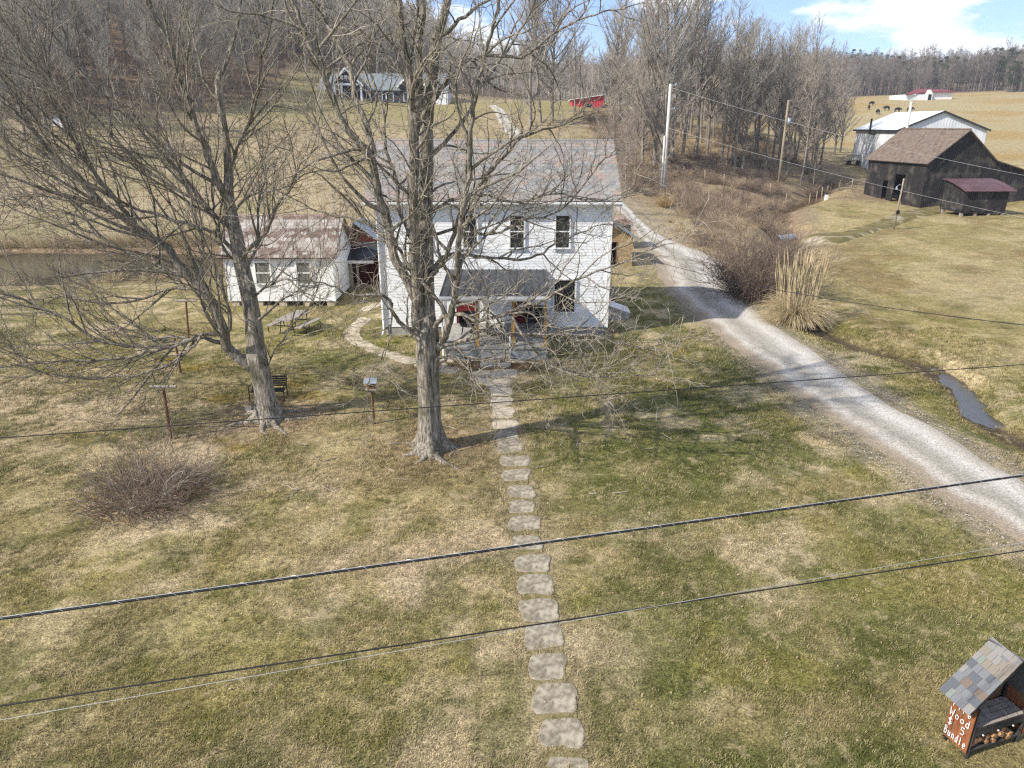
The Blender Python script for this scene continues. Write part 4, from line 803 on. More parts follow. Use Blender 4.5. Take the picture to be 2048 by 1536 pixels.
q = A(1756, 237, 112.5); sp0 = A(1752, 268, 112.5); MB().tube([(m0.x - .02, 112.5, sp0.z), (m0.x - .9, 112.5, sp0.z), (m0.x - .9, 112.5, q.z)], .14, 8).build('stove_pipe', M['black'], ms)

# ================================================================== FAR BUILDINGS
YH = 143.0; hz = tz(-22, YH)
fh = empty('far_house', (A(765, 210, YH).x, YH + 4, hz), 'navy craftsman house with white gable trim on the hill beyond the roof', 'house')
def fx(px): return A(px, 200, YH).x
def fz(py): return A(700, py, YH).z
wl = MB(); wl.box(fx(638), fx(872), YH, YH + 10, hz - 2, fz(181)); wl.build('wall', M['navy'], fh)
MB().box(fx(872), fx(896), YH - .5, YH + 9, hz - 2, fz(181)).build('garage_wall', M['whitemetal'], fh)
def fgable(pl, pp, pr, yb_, yp, y, dpt, wallm):
    xl, xp_, xr = fx(pl), fx(pp), fx(pr); zb2, zp2 = fz(yb_), fz(yp)
    g = MB().prism([(xl + .3, y, zb2 - .3), (xr - .3, y, zb2 - .3), (xp_, y, zp2 - .25)], (0, .3, 0)).build('gable', wallm, fh)
    r_ = MB(); r_.slab([(xl, y - .5, zb2), (xp_, y - .5, zp2), (xp_, y + dpt, zp2), (xl, y + dpt, zb2)], .12); r_.slab([(xp_ + .002, y - .5, zp2), (xr, y - .5, zb2), (xr, y + dpt, zb2), (xp_ + .002, y + dpt, zp2)], .12); r_.build('roof', M['shingle'], fh)
    t_ = MB()
    for (xa_, za, xb_, zb_) in ((xl, zb2, xp_, zp2), (xp_, zp2, xr, zb2)): t_.slab([(xa_, y - .56, za - .42), (xb_, y - .56, zb_ - .42), (xb_, y - .56, zb_ + .05), (xa_, y - .56, za + .05)], .06)
    t_.build('gable_trim', M['white'], g); return g
r_ = MB(); r_.slab([(fx(636), YH - .6, fz(181)), (fx(898), YH - .6, fz(181)), (fx(898), YH + 5, fz(143)), (fx(636), YH + 5, fz(143))], .15); r_.slab([(fx(898), YH + 10.6, fz(181)), (fx(636), YH + 10.6, fz(181)), (fx(636), YH + 5, fz(143) - .01), (fx(898), YH + 5, fz(143) - .01)], .15); r_.build('roof', M['shingle'], fh)
gA = fgable(670, 700, 734, 171, 136, YH - 2.2, 8, M['navy']); gB = fgable(797, 822, 860, 174, 147, YH - 1.2, 7, M['navy'])
tr = MB()
for i in range(3): x = fx(692 + i * 8); tr.box(x - .25, x + .25, YH - 2.3, YH - 2.21, fz(160), fz(152))
tr.build('gable_window', M['white'], gA)
MB().box(fx(674), fx(731), YH - 2.3, YH - 2.05, fz(172), fz(168)).build('porch_beam', M['white'], fh)
for px in (677, 690, 712, 728): MB().box(fx(px) - .17, fx(px) + .17, YH - 2.3, YH - 1.95, hz - .8, fz(172)).build('porch_column', M['white'], fh)
for px in (655, 700, 758, 780, 815, 843):
    wn = MB().box(fx(px) - .75, fx(px) + .75, YH - .1 - (1.0 if px in (815, 843) else 0) * 0, YH - .01, fz(203), fz(185)).build('window', M['white'], fh); MB().box(fx(px) - .58, fx(px) + .58, YH - .14, YH - .101, fz(202), fz(186.5)).build('pane', M['glass'], wn)
MB().box(fx(875), fx(893), YH - .56, YH - .501, hz - .5, fz(187)).build('garage_door', M['white'], fh)
# red barn on the hill
p = T(1148, 214); YB = p.y; rb_ = empty('red_barn', (A(1177, 210, YB).x, YB + 3, p.z), 'small bright red slant roofed barn among the hillside trees', 'barn')
xa_, xb_ = A(1144, 210, YB).x, A(1207, 210, YB).x; za, zb_ = A(1144, 198, YB).z, A(1207, 190, YB).z; zg = p.z - 1.6
MB().prism([(xa_, YB, zg), (xb_, YB, zg), (xb_, YB, zb_), (xa_, YB, za)], (0, 6, 0)).build('wall', M['redbarn'], rb_)
MB().slab([(xa_ - .3, YB - .4, za - .05), (xb_ + .3, YB - .4, zb_ + .12), (xb_ + .3, YB + 6.3, zb_ + .12), (xa_ - .3, YB + 6.3, za - .05)], .12).build('roof', M['whiteroof'], rb_)
MB().box(A(1170, 210, YB).x, A(1184, 210, YB).x, YB - .05, YB - .002, zg, A(1177, 207, YB).z).build('door', M['dark'], rb_)
for i in range(14): x = xa_ + (xb_ - xa_) * (i + .5) / 14; MB().box(x - .03, x + .03, YB - .03, YB - .001, zg, za - .1).build('batten', M['redbarn'], rb_)
# far pasture barn
p = T(1850, 200); YD = p.y; fb = empty('pasture_barn', (A(1857, 195, YD).x, YD + 6, p.z), 'long white barn with dark red roof at the top of the pasture', 'barn')
fq = lambda px, py: A(px, py, YD); zg = p.z - 3
MB().box(fq(1809, 195).x, fq(1846, 195).x, YD - 1, YD + 12, zg, fq(1810, 189).z).build('wall', M['whitemetal'], fb); MB().box(fq(1846, 195).x + .01, fq(1904, 195).x, YD, YD + 12, zg, fq(1870, 184).z).build('long_wall', M['oldwhite'], fb)
r_ = MB(); x0_, x1_ = fq(1809, 0).x, fq(1906, 0).x
x0_, x1_ = A(1808, 190, YD).x, A(1906, 184, YD).x
r_.slab([(x0_ - .5, YD - 2, fq(1810, 189).z - .1), (fq(1846, 187).x, YD - 1, fq(1846, 184).z), (fq(1846, 187).x + 1, YD + 6, fq(1846, 176).z), (x0_ + 7, YD + 6, fq(1830, 178).z)], .3)
r_.slab([(fq(1846, 187).x + .01, YD - 1, fq(1846, 184).z + .02), (x1_ + .5, YD - 1, fq(1900, 183).z), (x1_ - .5, YD + 6, fq(1900, 177).z), (fq(1846, 187).x + 1, YD + 6, fq(1846, 176).z)], .3); r_.build('roof', M['redroof'], fb)
MB().prism([(fq(1846, 0).x if 0 else A(1847, 195, YD).x, YD - 2.2, zg), (A(1858, 195, YD).x, YD - 2.2, zg), (A(1858, 195, YD).x, YD - 2.2, fq(1852, 187).z), (A(1853, 195, YD).x, YD - 2.2, fq(1852, 180).z), (A(1847, 195, YD).x, YD - 2.2, fq(1852, 187).z)], (0, 2.1, 0)).build('entry_gable', M['white'], fb)
MB().box(A(1850, 195, YD).x, A(1856, 195, YD).x, YD - 2.3, YD - 2.21, zg, fq(1852, 189).z).build('door', M['dark'], fb)
# hut in the left wood
p = T(112, 254); Yt = p.y; hu = empty('woodland_hut', (p.x, Yt + 1, p.z), 'tiny pale hut at the edge of the left wood', 'hut')
xa_, xb_ = A(100, 250, Yt).x, A(124, 250, Yt).x; zt = A(110, 238, Yt).z; zk = A(110, 231, Yt).z
MB().prism([(xa_, Yt, p.z - .6), (xb_, Yt, p.z - .6), (xb_, Yt, zt), ((xa_ + xb_) / 2, Yt, zk), (xa_, Yt, zt)], (0, 2.4, 0)).build('wall', M['oldwhite'], hu)
r_ = MB(); xm = (xa_ + xb_) / 2; r_.slab([(xa_ - .2, Yt - .2, zt - .05), (xm, Yt - .2, zk + .08), (xm, Yt + 2.6, zk + .08), (xa_ - .2, Yt + 2.6, zt - .05)], .07); r_.slab([(xm + .002, Yt - .2, zk + .08), (xb_ + .2, Yt - .2, zt - .05), (xb_ + .2, Yt + 2.6, zt - .05), (xm + .002, Yt + 2.6, zk + .08)], .07); r_.build('roof', M['galv'], hu)

# ================================================================== TREES
def rvec(r): 
    while True:
        v = Vector((r.uniform(-1, 1), r.uniform(-1, 1), r.uniform(-1, 1)))
        if .05 < v.length < 1: return v.normalized()
UP = Vector((0, 0, 1))
def wander(r, p, d, L_, n, wig, trop):
    pts = [p.copy()]; d = d.normalized(); sg = L_ / n
    for i in range(n):
        d = (d + rvec(r) * wig + UP * trop).normalized(); p = p + d * sg; pts.append(p.copy())
    return pts
def side_dir(r, t, lo, hi, up=.25):
    ax = rvec(r); ax = (ax - t * ax.dot(t)); ax = ax.normalized() if ax.length > 1e-4 else t.orthogonal().normalized()
    a = R(r.uniform(lo, hi)); return (t * math.cos(a) + ax * math.sin(a) + UP * up * r.random()).normalized()
def sprout(r, out, pts, rad, lev, cfg):
    """children along one polyline; cfg[lev] = dict(gap, len, ang, wig, trop, n, rmin)"""
    if lev >= len(cfg): return
    c = cfg[lev]; Ltot = sum((pts[i + 1] - pts[i]).length for i in range(len(pts) - 1)); s = c.get('start', .15) * Ltot; acc = 0; i = 0
    while s < Ltot:
        while i < len(pts) - 2 and acc + (pts[i + 1] - pts[i]).length < s: acc += (pts[i + 1] - pts[i]).length; i += 1
        sl_ = (pts[i + 1] - pts[i]).length; f = min(1, (s - acc) / max(sl_, 1e-6)); p = pts[i].lerp(pts[i + 1], f); t = (pts[i + 1] - pts[i]).normalized(); rl_ = rad[i] + (rad[i + 1] - rad[i]) * f
        tt = s / Ltot; L_ = r.uniform(*c['len']) * (1 - c.get('fall', .45) * tt)
        if c.get('rel'): L_ *= min(1.6, max(.35, Ltot / c['rel']))
        r0 = min(rl_ * .75, max(c['rmin'], L_ * c['k'])); n = c['n']
        if not c.get('zmin') or p.z > c['zmin']:
            q = wander(r, p, side_dir(r, t, *c['ang'], c.get('up', .25)), L_, n, c['wig'], c['trop']); rd = [r0 + (c['rmin'] * .55 - r0) * j / n if r0 > c['rmin'] * .55 else r0 for j in range(n + 1)]
            out[lev].append((q, rd)); sprout(r, out, q, rd, lev + 1, cfg)
        s += r.uniform(.5, 1.5) * c['gap']
    if lev > 0 or c.get('tip'):                                  # a fork at the tip
        t = (pts[-1] - pts[-2]).normalized()
        for _ in range(2):
            L_ = r.uniform(*c['len']) * .7; q = wander(r, pts[-1], side_dir(r, t, 10, 35, c.get('up', .25)), L_, c['n'], c['wig'], c['trop']); r0 = max(c['rmin'], min(rad[-1], .02)); rd = [r0 + (c['rmin'] * .55 - r0) * j / c['n'] for j in range(c['n'] + 1)]
            out[lev].append((q, rd)); sprout(r, out, q, rd, lev + 1, cfg)
def catmull(pts, rad, m=4, r=None, jit=0):
    P = [pts[0] * 2 - pts[1]] + list(pts) + [pts[-1] * 2 - pts[-2]]; out, ro = [], []
    for i in range(1, len(P) - 2):
        for j in range(m):
            t = j / m; a, b, c, d = P[i - 1], P[i], P[i + 1], P[i + 2]
            q = .5 * (2 * b + (c - a) * t + (2 * a - 5 * b + 4 * c - d) * t * t + (3 * b - a - 3 * c + d) * t ** 3)
            if r and (i > 1 or j): q = q + rvec(r) * jit
            out.append(q); ro.append(rad[i - 1] + (rad[i] - rad[i - 1]) * t)
    return out + [pts[-1]], ro + [rad[-1]]
def bark_tube(name, pts, rad, k, parent, mat, flare=0, seed=0):
    """a limb with lumpy bark relief; flare widens the foot into buttresses"""
    n = len(pts); V = []; u = None; r = random.Random(seed); ph = [r.uniform(0, 6.28) for _ in range(4)]
    for i, p in enumerate(pts):
        t = (pts[min(i + 1, n - 1)] - pts[max(i - 1, 0)]).normalized()
        u = t.orthogonal().normalized() if u is None else (u - t * u.dot(t)).normalized(); v = t.cross(u)
        for j in range(k):
            a = 2 * math.pi * j / k; rr = rad[i] * (1 + .07 * math.sin(3 * a + ph[0]) + .05 * math.sin(5 * a + ph[1] + i * .25) + .05 * mnoise.noise(Vector((p.x * 3 + math.cos(a) * 2, p.y * 3 + math.sin(a) * 2, p.z * 2))))
            if flare:
                hgt = max(0, p.z); f = math.exp(-hgt * 3.2) * flare; rr *= 1 + f * (.35 + .65 * max(0, math.sin(5 * a + ph[2])) ** 1.5 + .25 * max(0, math.sin(3 * a + ph[3])))
            V.append(p + (u * math.cos(a) + v * math.sin(a)) * rr)
    fs = [(i * k + j, i * k + (j + 1) % k, (i + 1) * k + (j + 1) % k, (i + 1) * k + j) for i in range(n - 1) for j in range(k)] + [tuple(range((n - 1) * k, n * k))]
    mb = MB(); mb.add(V, fs); return mb.build(name, mat, parent, smooth=True, fix=False)
def traced_tree(name, base, label, trunk, limbs, cfg, seed, twigm, group=None):
    r = random.Random(seed); root = empty(name, base, label, 'tree', group)
    Y0 = base.y
    tp = [A(px, py, Y0 + dy) for px, py, dy, _ in trunk]; tp[0].z = -.15; tr = [q[3] for q in trunk]
    P_, R_ = catmull(tp, tr, 6); tr_o = bark_tube('trunk', P_, R_, 28, root, M['bark'], flare=1.15, seed=seed)
    out = [[] for _ in cfg]
    for li, (poly, r0, r1, dy0, dy1) in enumerate(limbs):
        n = len(poly); pts = []
        for i, (px, py) in enumerate(poly):
            t = i / (n - 1); pts.append(A(px, py, Y0 + dy0 + (dy1 - dy0) * t))
        rad = [(r0 + (r1 * 1.3 - r0) * (i / (n - 1)) ** .95) * .94 for i in range(n)]
        q, rd = catmull(pts, rad, 4, r, .035)
        bark_tube('limb', q, rd, 12 if r0 > .08 else 8, root, M['bark'], seed=seed + li)
        sprout(r, out, q, rd, 0, cfg)
    V1, F1 = tubes_arr(out[0], 5); tw = [x for l in out[1:] for x in l]; V2, F2 = tubes_arr(tw, 3)
    link('branches', npmesh('branches', V1, F1, M['bark']), root); o = link('twigs', npmesh('twigs', V2, F2, twigm), root)
    for c in root.children: c['kind'] = 'stuff' if c.name.startswith(('twigs', 'branches')) else c.get('kind', '')
    for c in root.children:
        if c.get('kind') == '': del c['kind']
    # surface roots
    for i in range(7):
        a = 2 * math.pi * i / 7 + r.uniform(-.3, .3); p = base + Vector((math.cos(a) * tr[0] * 1.25, math.sin(a) * tr[0] * 1.25, .06)); pts = [p]; d = Vector((math.cos(a), math.sin(a), 0)); L_ = r.uniform(.5, 1.5)
        for j in range(6):
            d = (d + rvec(r) * .35); d.z = 0; d.normalize(); p = p + d * L_ / 6; pts.append(Vector((p.x, p.y, tz(p.x, p.y) + .05 * (1 - j / 5) - .035)))
        MB().tube(pts, [.12 * (1 - .75 * j / 6) for j in range(7)], 8).build('root', M['bark'], root, True)
    return root, sum(len(x) for x in out)
CFG1 = [dict(gap=.34, len=(.7, 2.4), ang=(28, 72), wig=.30, trop=.03, n=7, rmin=.014, k=.019, start=.12, fall=.3, rel=5.0, tip=True, up=.2),
        dict(gap=.28, len=(.3, 1.1), ang=(30, 80), wig=.36, trop=.03, n=5, rmin=.0088, k=.012, start=.2, fall=.4, rel=1.6, up=.2),
        dict(gap=.34, len=(.16, .5), ang=(30, 85), wig=.42, trop=.02, n=3, rmin=.0068, k=.010, start=.3, fall=.3, rel=.7)]
T1_TRUNK = [(862, 905, 0, .37), (858, 850, 0, .325), (857, 800, 0, .31), (856, 745, 0, .315), (855, 705, 0, .335), (855, 668, 0, .30), (853, 620, .1, .22), (853, 537, .25, .20), (850, 423, .4, .185), (853, 325, .5, .175), (853, 240, .5, .165), (864, 150, .6, .15), (873, 79, .7, .13), (890, 20, .8, .10), (904, -40, .9, .08), (925, -140, 1.1, .05), (935, -230, 1.2, .02)]
T1 = [
    ([(852, 690), (836, 660), (833, 586), (829, 488), (827, 341), (826, 255), (819, 164), (805, 102), (801, 44), (796, 0), (780, -110), (770, -190)], .21, .03, 0, -.8),
    ([(826, 270), (836, 225), (839, 137), (846, 0), (860, -90), (850, -180)], .12, .025, -.3, -1.0),
    ([(844, 640), (824, 579), (795, 528), (778, 455), (759, 390), (748, 335), (733, 300), (702, 270), (679, 232), (651, 164), (620, 89), (600, 41), (570, -30), (545, -90)], .15, .025, 0, -1.6),
    ([(748, 340), (737, 260), (713, 205), (702, 143), (682, 96), (655, 51), (644, 0), (640, -80)], .09, .02, -.5, .8),
    ([(843, 678), (812, 655), (788, 628), (781, 605), (755, 589), (700, 590), (660, 570), (600, 560)], .075, .012, 0, -1.6),
    ([(783, 612), (781, 650), (778, 683), (759, 722), (742, 748), (735, 790)], .03, .008, -.7, -1.3),
    ([(862, 706), (890, 691), (928, 679), (978, 666), (1040, 668), (1110, 667), (1180, 672), (1250, 690), (1300, 700)], .085, .012, 0, -1.4),
    ([(864, 700), (886, 680), (895, 651), (908, 602), (915, 537), (915, 488), (925, 416), (938, 358), (941, 260), (955, 180), (975, 90), (1000, 0), (1020, -90)], .12, .02, 0, -2.4),
    ([(866, 660), (885, 636), (915, 628), (960, 640), (1019, 625), (1060, 610), (1091, 600), (1136, 569), (1190, 545), (1260, 520), (1300, 500)], .075, .01, -.1, -2.4),
    ([(1019, 627), (1045, 666), (1083, 716), (1120, 738), (1175, 753), (1240, 755), (1300, 750)], .04, .008, -1.0, -2.0),
    ([(858, 735), (867, 726), (887, 713), (934, 714), (993, 723), (1075, 726), (1134, 741), (1190, 750), (1260, 742)], .06, .01, 0, -1.2),
    ([(858, 560), (875, 535), (895, 508), (925, 420), (977, 348), (1009, 309), (1058, 267), (1120, 250), (1190, 225)], .085, .012, .2, -1.4),
    ([(863, 545), (895, 510), (960, 514), (1058, 517), (1110, 490), (1156, 468), (1200, 450)], .065, .01, .2, 1.6),
    ([(852, 330), (873, 300), (925, 246), (972, 157), (993, 130), (1040, 60), (1070, 0), (1090, -60)], .07, .012, .4, 2.0),
    ([(838, 248), (866, 205), (894, 164), (925, 130), (976, 109), (1044, 113), (1100, 70), (1160, 40), (1220, 20)], .07, .012, .2, -1.2),
    ([(852, 430), (900, 400), (960, 390), (1040, 405), (1110, 385), (1180, 400), (1240, 390)], .05, .01, .3, -1.0),
    ([(829, 490), (800, 420), (790, 350), (770, 300), (765, 220), (740, 140), (735, 60), (720, -20)], .06, .012, -.2, 1.8),
    ([(832, 560), (800, 500), (770, 470), (720, 440), (660, 430), (600, 410), (560, 400)], .055, .01, 0, 1.4),
    ([(866, 470), (920, 455), (985, 470), (1050, 440), (1120, 420), (1200, 330), (1230, 300)], .05, .01, .3, 1.0),
    ([(856, 250), (840, 200), (790, 130), (760, 90), (735, 70), (700, 60), (640, 40)], .05, .01, .4, 1.4),
    ([(872, 85), (920, 40), (960, 10), (1020, -30), (1080, -60)], .06, .012, .6, -.6),
]
traced_tree('bare_tree', TREE1, 'tall bare tree with thick upright trunk between the porch path and bird feeder', T1_TRUNK, T1, CFG1, 11, M['twig'])
CFG2 = [dict(gap=.36, len=(1.0, 3.2), ang=(18, 52), wig=.18, trop=.05, n=6, rmin=.014, k=.017, start=.1, fall=.3, rel=5.0, tip=True, up=.25),
        dict(gap=.36, len=(.4, 1.4), ang=(20, 60), wig=.23, trop=.04, n=5, rmin=.0088, k=.011, start=.2, fall=.4, rel=1.8, up=.2),
        dict(gap=.45, len=(.2, .6), ang=(25, 70), wig=.30, trop=.03, n=3, rmin=.0068, k=.009, start=.3, fall=.3, rel=.8)]
T2_TRUNK = [(538, 846, 0, .36), (535, 815, 0, .32), (528, 775, 0, .30), (519, 738, 0, .33), (513, 700, 0, .28), (508, 643, 0, .25), (497, 584, 0, .235), (486, 540, .1, .225), (475, 482, .2, .20), (463, 423, .3, .17), (457, 385, .3, .15), (457, 342, .4, .12), (451, 273, .5, .10), (441, 205, .6, .09), (436, 160, .7, .08), (451, 130, .8, .06), (475, 51, .9, .045), (482, 0, 1, .03), (490, -80, 1.1, .015)]
T2 = [
    ([(515, 745), (498, 731), (470, 710), (454, 692), (439, 643), (410, 584), (366, 540), (331, 496), (278, 458), (205, 409), (150, 350), (103, 308), (51, 246), (0, 191), (-60, 130)], .21, .03, 0, -1.0),
    ([(461, 412), (434, 359), (407, 290), (379, 205), (359, 154), (338, 85), (297, 0), (270, -70)], .12, .02, .3, -.6),
    ([(272, 452), (245, 415), (191, 349), (150, 290), (113, 205), (92, 113), (58, 34), (30, -40)], .08, .015, -.5, .6),
    ([(441, 685), (396, 675), (345, 690), (293, 693), (211, 684), (123, 634), (60, 605), (0, 579), (-60, 550)], .08, .015, -.1, -1.6),
    ([(445, 670), (400, 668), (360, 690), (293, 705), (229, 719), (132, 722), (60, 728), (0, 735), (-50, 740)], .06, .012, -.1, -2.4),
    ([(405, 668), (381, 699), (340, 725), (293, 746), (229, 754), (150, 755), (88, 746), (44, 728)], .04, .01, -.5, -2.6),
    ([(412, 592), (381, 579), (337, 576), (278, 599), (205, 608), (130, 590), (60, 600), (0, 590)], .06, .012, 0, 1.5),
    ([(375, 555), (308, 526), (249, 502), (190, 470), (132, 444), (60, 410), (0, 385), (-50, 360)], .07, .015, -.2, 1.4),
    ([(480, 512), (440, 475), (410, 458), (325, 434), (239, 403), (170, 365), (100, 330), (30, 300)], .07, .013, .2, -1.8),
    ([(472, 470), (455, 455), (410, 410), (359, 342), (290, 273), (239, 222), (171, 154), (120, 90), (80, 20)], .075, .015, .2, 1.2),
    ([(415, 420), (403, 410), (308, 349), (239, 290), (188, 232), (120, 180), (60, 130), (0, 80)], .05, .012, -.3, -1.6),
    ([(484, 530), (489, 506), (533, 461), (554, 410), (581, 376), (600, 330), (640, 290)], .08, .012, .1, -1.0),
    ([(492, 540), (505, 510), (516, 478), (516, 410), (530, 350), (525, 290)], .06, .012, .1, 1.2),
    ([(510, 650), (519, 639), (544, 615), (568, 597)], .055, .03, 0, -.4),
    ([(530, 738), (537, 725), (550, 701), (581, 657), (621, 610), (630, 584), (650, 542), (680, 500)], .035, .008, 0, -.8),
    ([(487, 540), (450, 500), (430, 440), (425, 380), (420, 300), (400, 240), (385, 150)], .05, .012, 0, 1.6),
    ([(500, 600), (540, 570), (580, 560), (610, 590), (660, 620), (690, 640)], .04, .008, 0, -1.2),
    ([(205, 409), (150, 400), (90, 390), (30, 395), (-30, 400)], .04, .01, -.6, .5),
    ([(458, 345), (480, 280), (510, 220), (520, 140), (540, 60), (550, -20)], .07, .012, .4, -.8),
    ([(442, 210), (410, 160), (390, 90), (370, 30), (360, -40)], .05, .012, .6, 1.2),
    ([(150, 350), (110, 330), (60, 290), (10, 270), (-30, 260)], .035, .01, -.7, .6),
    ([(448, 690), (460, 640), (440, 560), (420, 500), (390, 440), (380, 380), (340, 300)], .06, .012, -.1, -1.6),
    ([(460, 430), (500, 390), (560, 380), (610, 350), (650, 340)], .045, .01, .3, .6),
]
traced_tree('bare_tree', TREE2, 'spreading bare tree with forked leaning trunk beside the black bench', T2_TRUNK, T2, CFG2, 23, M['twigdark'])

# generic bare woodland trees, seen from 60 m and more
def wood_tree(seed, h, r0, spread, first, nb, twm, tw=.016, dens=1.0, lean=.03):
    r = random.Random(seed); n = 10; pts = wander(r, Vector((0, 0, -.4)), Vector((r.uniform(-lean, lean), r.uniform(-lean, lean), 1)), h * .92, n, .045, .03); rad = [r0 * (1 - .9 * (i / n) ** 1.15) + .012 for i in range(n + 1)]
    b1, b2 = [(pts, rad)], []
    for i in range(nb):
        t = first + (1 - first) * (i + r.random()) / nb; j = min(n - 1, int(t * n)); f = t * n - j; p = pts[j].lerp(pts[j + 1], f); rl_ = rad[j] + (rad[j + 1] - rad[j]) * f
        a = r.uniform(0, 6.283); el = R(r.uniform(18, 52) + 22 * t); L_ = h * spread * (1.25 - .8 * t) * r.uniform(.55, 1.25)
        q = wander(r, p, Vector((math.cos(a) * math.cos(el), math.sin(a) * math.cos(el), math.sin(el))), L_, 6, .15, .07); rd = [min(rl_ * .6, .012 + L_ * .012) * (1 - .8 * k / 6) + .006 for k in range(7)]
        b1.append((q, rd))
        m = max(3, int(L_ * 2.2 * dens))
        for k in range(m):
            t2 = .15 + .85 * (k + r.random()) / m; jj = min(5, int(t2 * 6)); p2 = q[jj].lerp(q[jj + 1], t2 * 6 - jj); tv = (q[jj + 1] - q[jj]).normalized()
            L2 = r.uniform(.5, 1.7) * (1.15 - .5 * t2) * (h / 17); q2 = wander(r, p2, side_dir(r, tv, 20, 60, .5), L2, 4, .2, .08); b2.append((q2, [tw * 1.1 * (1 - .6 * s / 4) for s in range(5)]))
            for _ in range(int(3 * dens)):
                jj2 = r.randrange(1, 4); b2.append((wander(r, q2[jj2], side_dir(r, (q2[jj2 + 1] - q2[jj2]).normalized(), 20, 60, .4), L2 * r.uniform(.3, .7), 2, .25, .08), [tw * .75, tw * .6, tw * .4]))
    V1, F1 = tubes_arr(b1, 6); V2, F2 = tubes_arr(b2, 3)
    tme = npmesh('trunk', V1, F1, M['bark2']); cme = npmesh('crown', V2, F2, twm); return tme, cme
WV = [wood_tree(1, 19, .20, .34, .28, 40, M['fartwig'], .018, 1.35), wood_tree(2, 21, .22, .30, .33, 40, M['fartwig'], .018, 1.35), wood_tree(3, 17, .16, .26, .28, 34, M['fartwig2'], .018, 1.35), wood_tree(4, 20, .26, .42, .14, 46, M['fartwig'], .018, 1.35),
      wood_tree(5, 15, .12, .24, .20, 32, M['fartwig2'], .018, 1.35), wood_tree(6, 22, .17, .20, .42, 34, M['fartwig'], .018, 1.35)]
def place_tree(name, p, v, s, rot, label, group, sz=None):
    root = empty(name, (p[0], p[1], tz(p[0], p[1])), label, 'tree', group, rz=rot); root.scale = (s, s, sz or s)
    link('trunk', WV[v][0], root); link('crown', WV[v][1], root); return root
r = random.Random(5)
# the belt of trees on the creek bank
ORD = 'first second third fourth fifth sixth seventh eighth ninth tenth eleventh twelfth thirteenth fourteenth fifteenth sixteenth seventeenth eighteenth nineteenth twentieth'.split()
LB = 'grey bare tree in the belt between white utility pole and barn'; nb = 0
for (px, py, v, s) in sorted(((1308, 338, 3, 1.05), (1322, 348, 3, 1.1), (1365, 312, 1, 1.05), (1392, 318, 1, .95), (1414, 308, 0, .95), (1443, 332, 5, .95), (1468, 342, 0, 1.0), (1485, 338, 3, .85), (1512, 330, 5, .85), (1530, 348, 5, .85), (1556, 330, 0, .9), (1573, 352, 3, .9),
                        (1610, 335, 3, .88), (1622, 318, 0, .85), (1640, 330, 2, .9), (1668, 312, 3, .68), (1680, 305, 3, .6), (1345, 320, 1, 1.1), (1285, 330, 3, .95), (1588, 320, 1, .9))):
    p = T(px, py); place_tree('bare_tree', p, v, s * r.uniform(.95, 1.05), r.uniform(0, 6.28), ORD[nb] + ' front trunk of the creek belt, counting from the farmhouse towards the barn', 'trees in the creek belt'); nb += 1
for i in range(46):
    x, y = r.uniform(17, 47), r.uniform(95, 135)
    if x / y > .44: continue
    place_tree('bare_tree', (x, y), r.choice((0, 1, 2, 4, 5)), r.uniform(.68, .88), r.uniform(0, 6.28), LB, 'trees in the creek belt')
# trees behind the farmhouse roof
for k, (px, Y, v, s) in enumerate(((1062, 112, 3, 1.12), (1082, 115, 1, 1.1), (1105, 118, 3, 1.0), (1150, 128, 2, 1.0), (1225, 118, 3, .9))):
    place_tree('bare_tree', A(px, 240, Y), v, s, r.uniform(0, 6.28), ORD[k] + ' tall bare tree rising behind the farmhouse ridge, counting from the chimney side road'.replace('chimney side ', 'hill '), 'trees behind the roof')
for k, (px, Y, s) in enumerate(sorted(((1240, 78, .5), (1255, 74, .45), (1270, 86, .6), (1228, 84, .6), (1285, 90, .75), (1262, 98, .8), (1215, 96, .7), (1245, 64, .34)))):
    place_tree('bare_sapling', A(px, 330, Y), r.choice((2, 4)), s, r.uniform(0, 6.28), ORD[k] + ' thin sapling behind the farmhouse corner, counting towards the utility pole', 'saplings by the lane')
# wood edge on the left and middle hill: nearest trees one by one, the rest as one mass
LW = 'bare grey tree at the edge of the hillside wood'; cnt = 0; pts = []
for i in range(4000):
    x, y = r.uniform(-115, 62), r.uniform(96, 185)
    inl = x < -24 and y > np.interp(x / y, [-.8, -.62, -.46, -.32, -.27], [92, 102, 112, 128, 166]) + 5 * math.sin(x * .2); inm = y > 164 + 5 * math.sin(x * .13) and x > -30 and x < 58
    if (inl or inm) and abs(x) < y * .78 + 6 and all((x - a) ** 2 + (y - b) ** 2 > (7 if y < 135 else 14) for a, b, in pts): pts.append((x, y))
pts.sort(key=lambda q: q[1] - (25 if q[0] < -24 else 0)); near, later = pts[:190], pts[190:]
for x, y in near: place_tree('woodland_tree', (x, y), r.choice((0, 1, 2, 4, 5)), r.uniform(.65, .95), r.uniform(0, 6.28), LW, 'trees at the wood edge')
for (px, py, v, s) in ((105, 300, 1, .8), (60, 330, 5, .75), (170, 285, 5, .8), (20, 320, 0, .8), (250, 270, 5, .75), (330, 262, 1, .7)):
    p = T(px, py); place_tree('woodland_tree', p, v, s, r.uniform(0, 6.28), LW, 'trees at the wood edge')
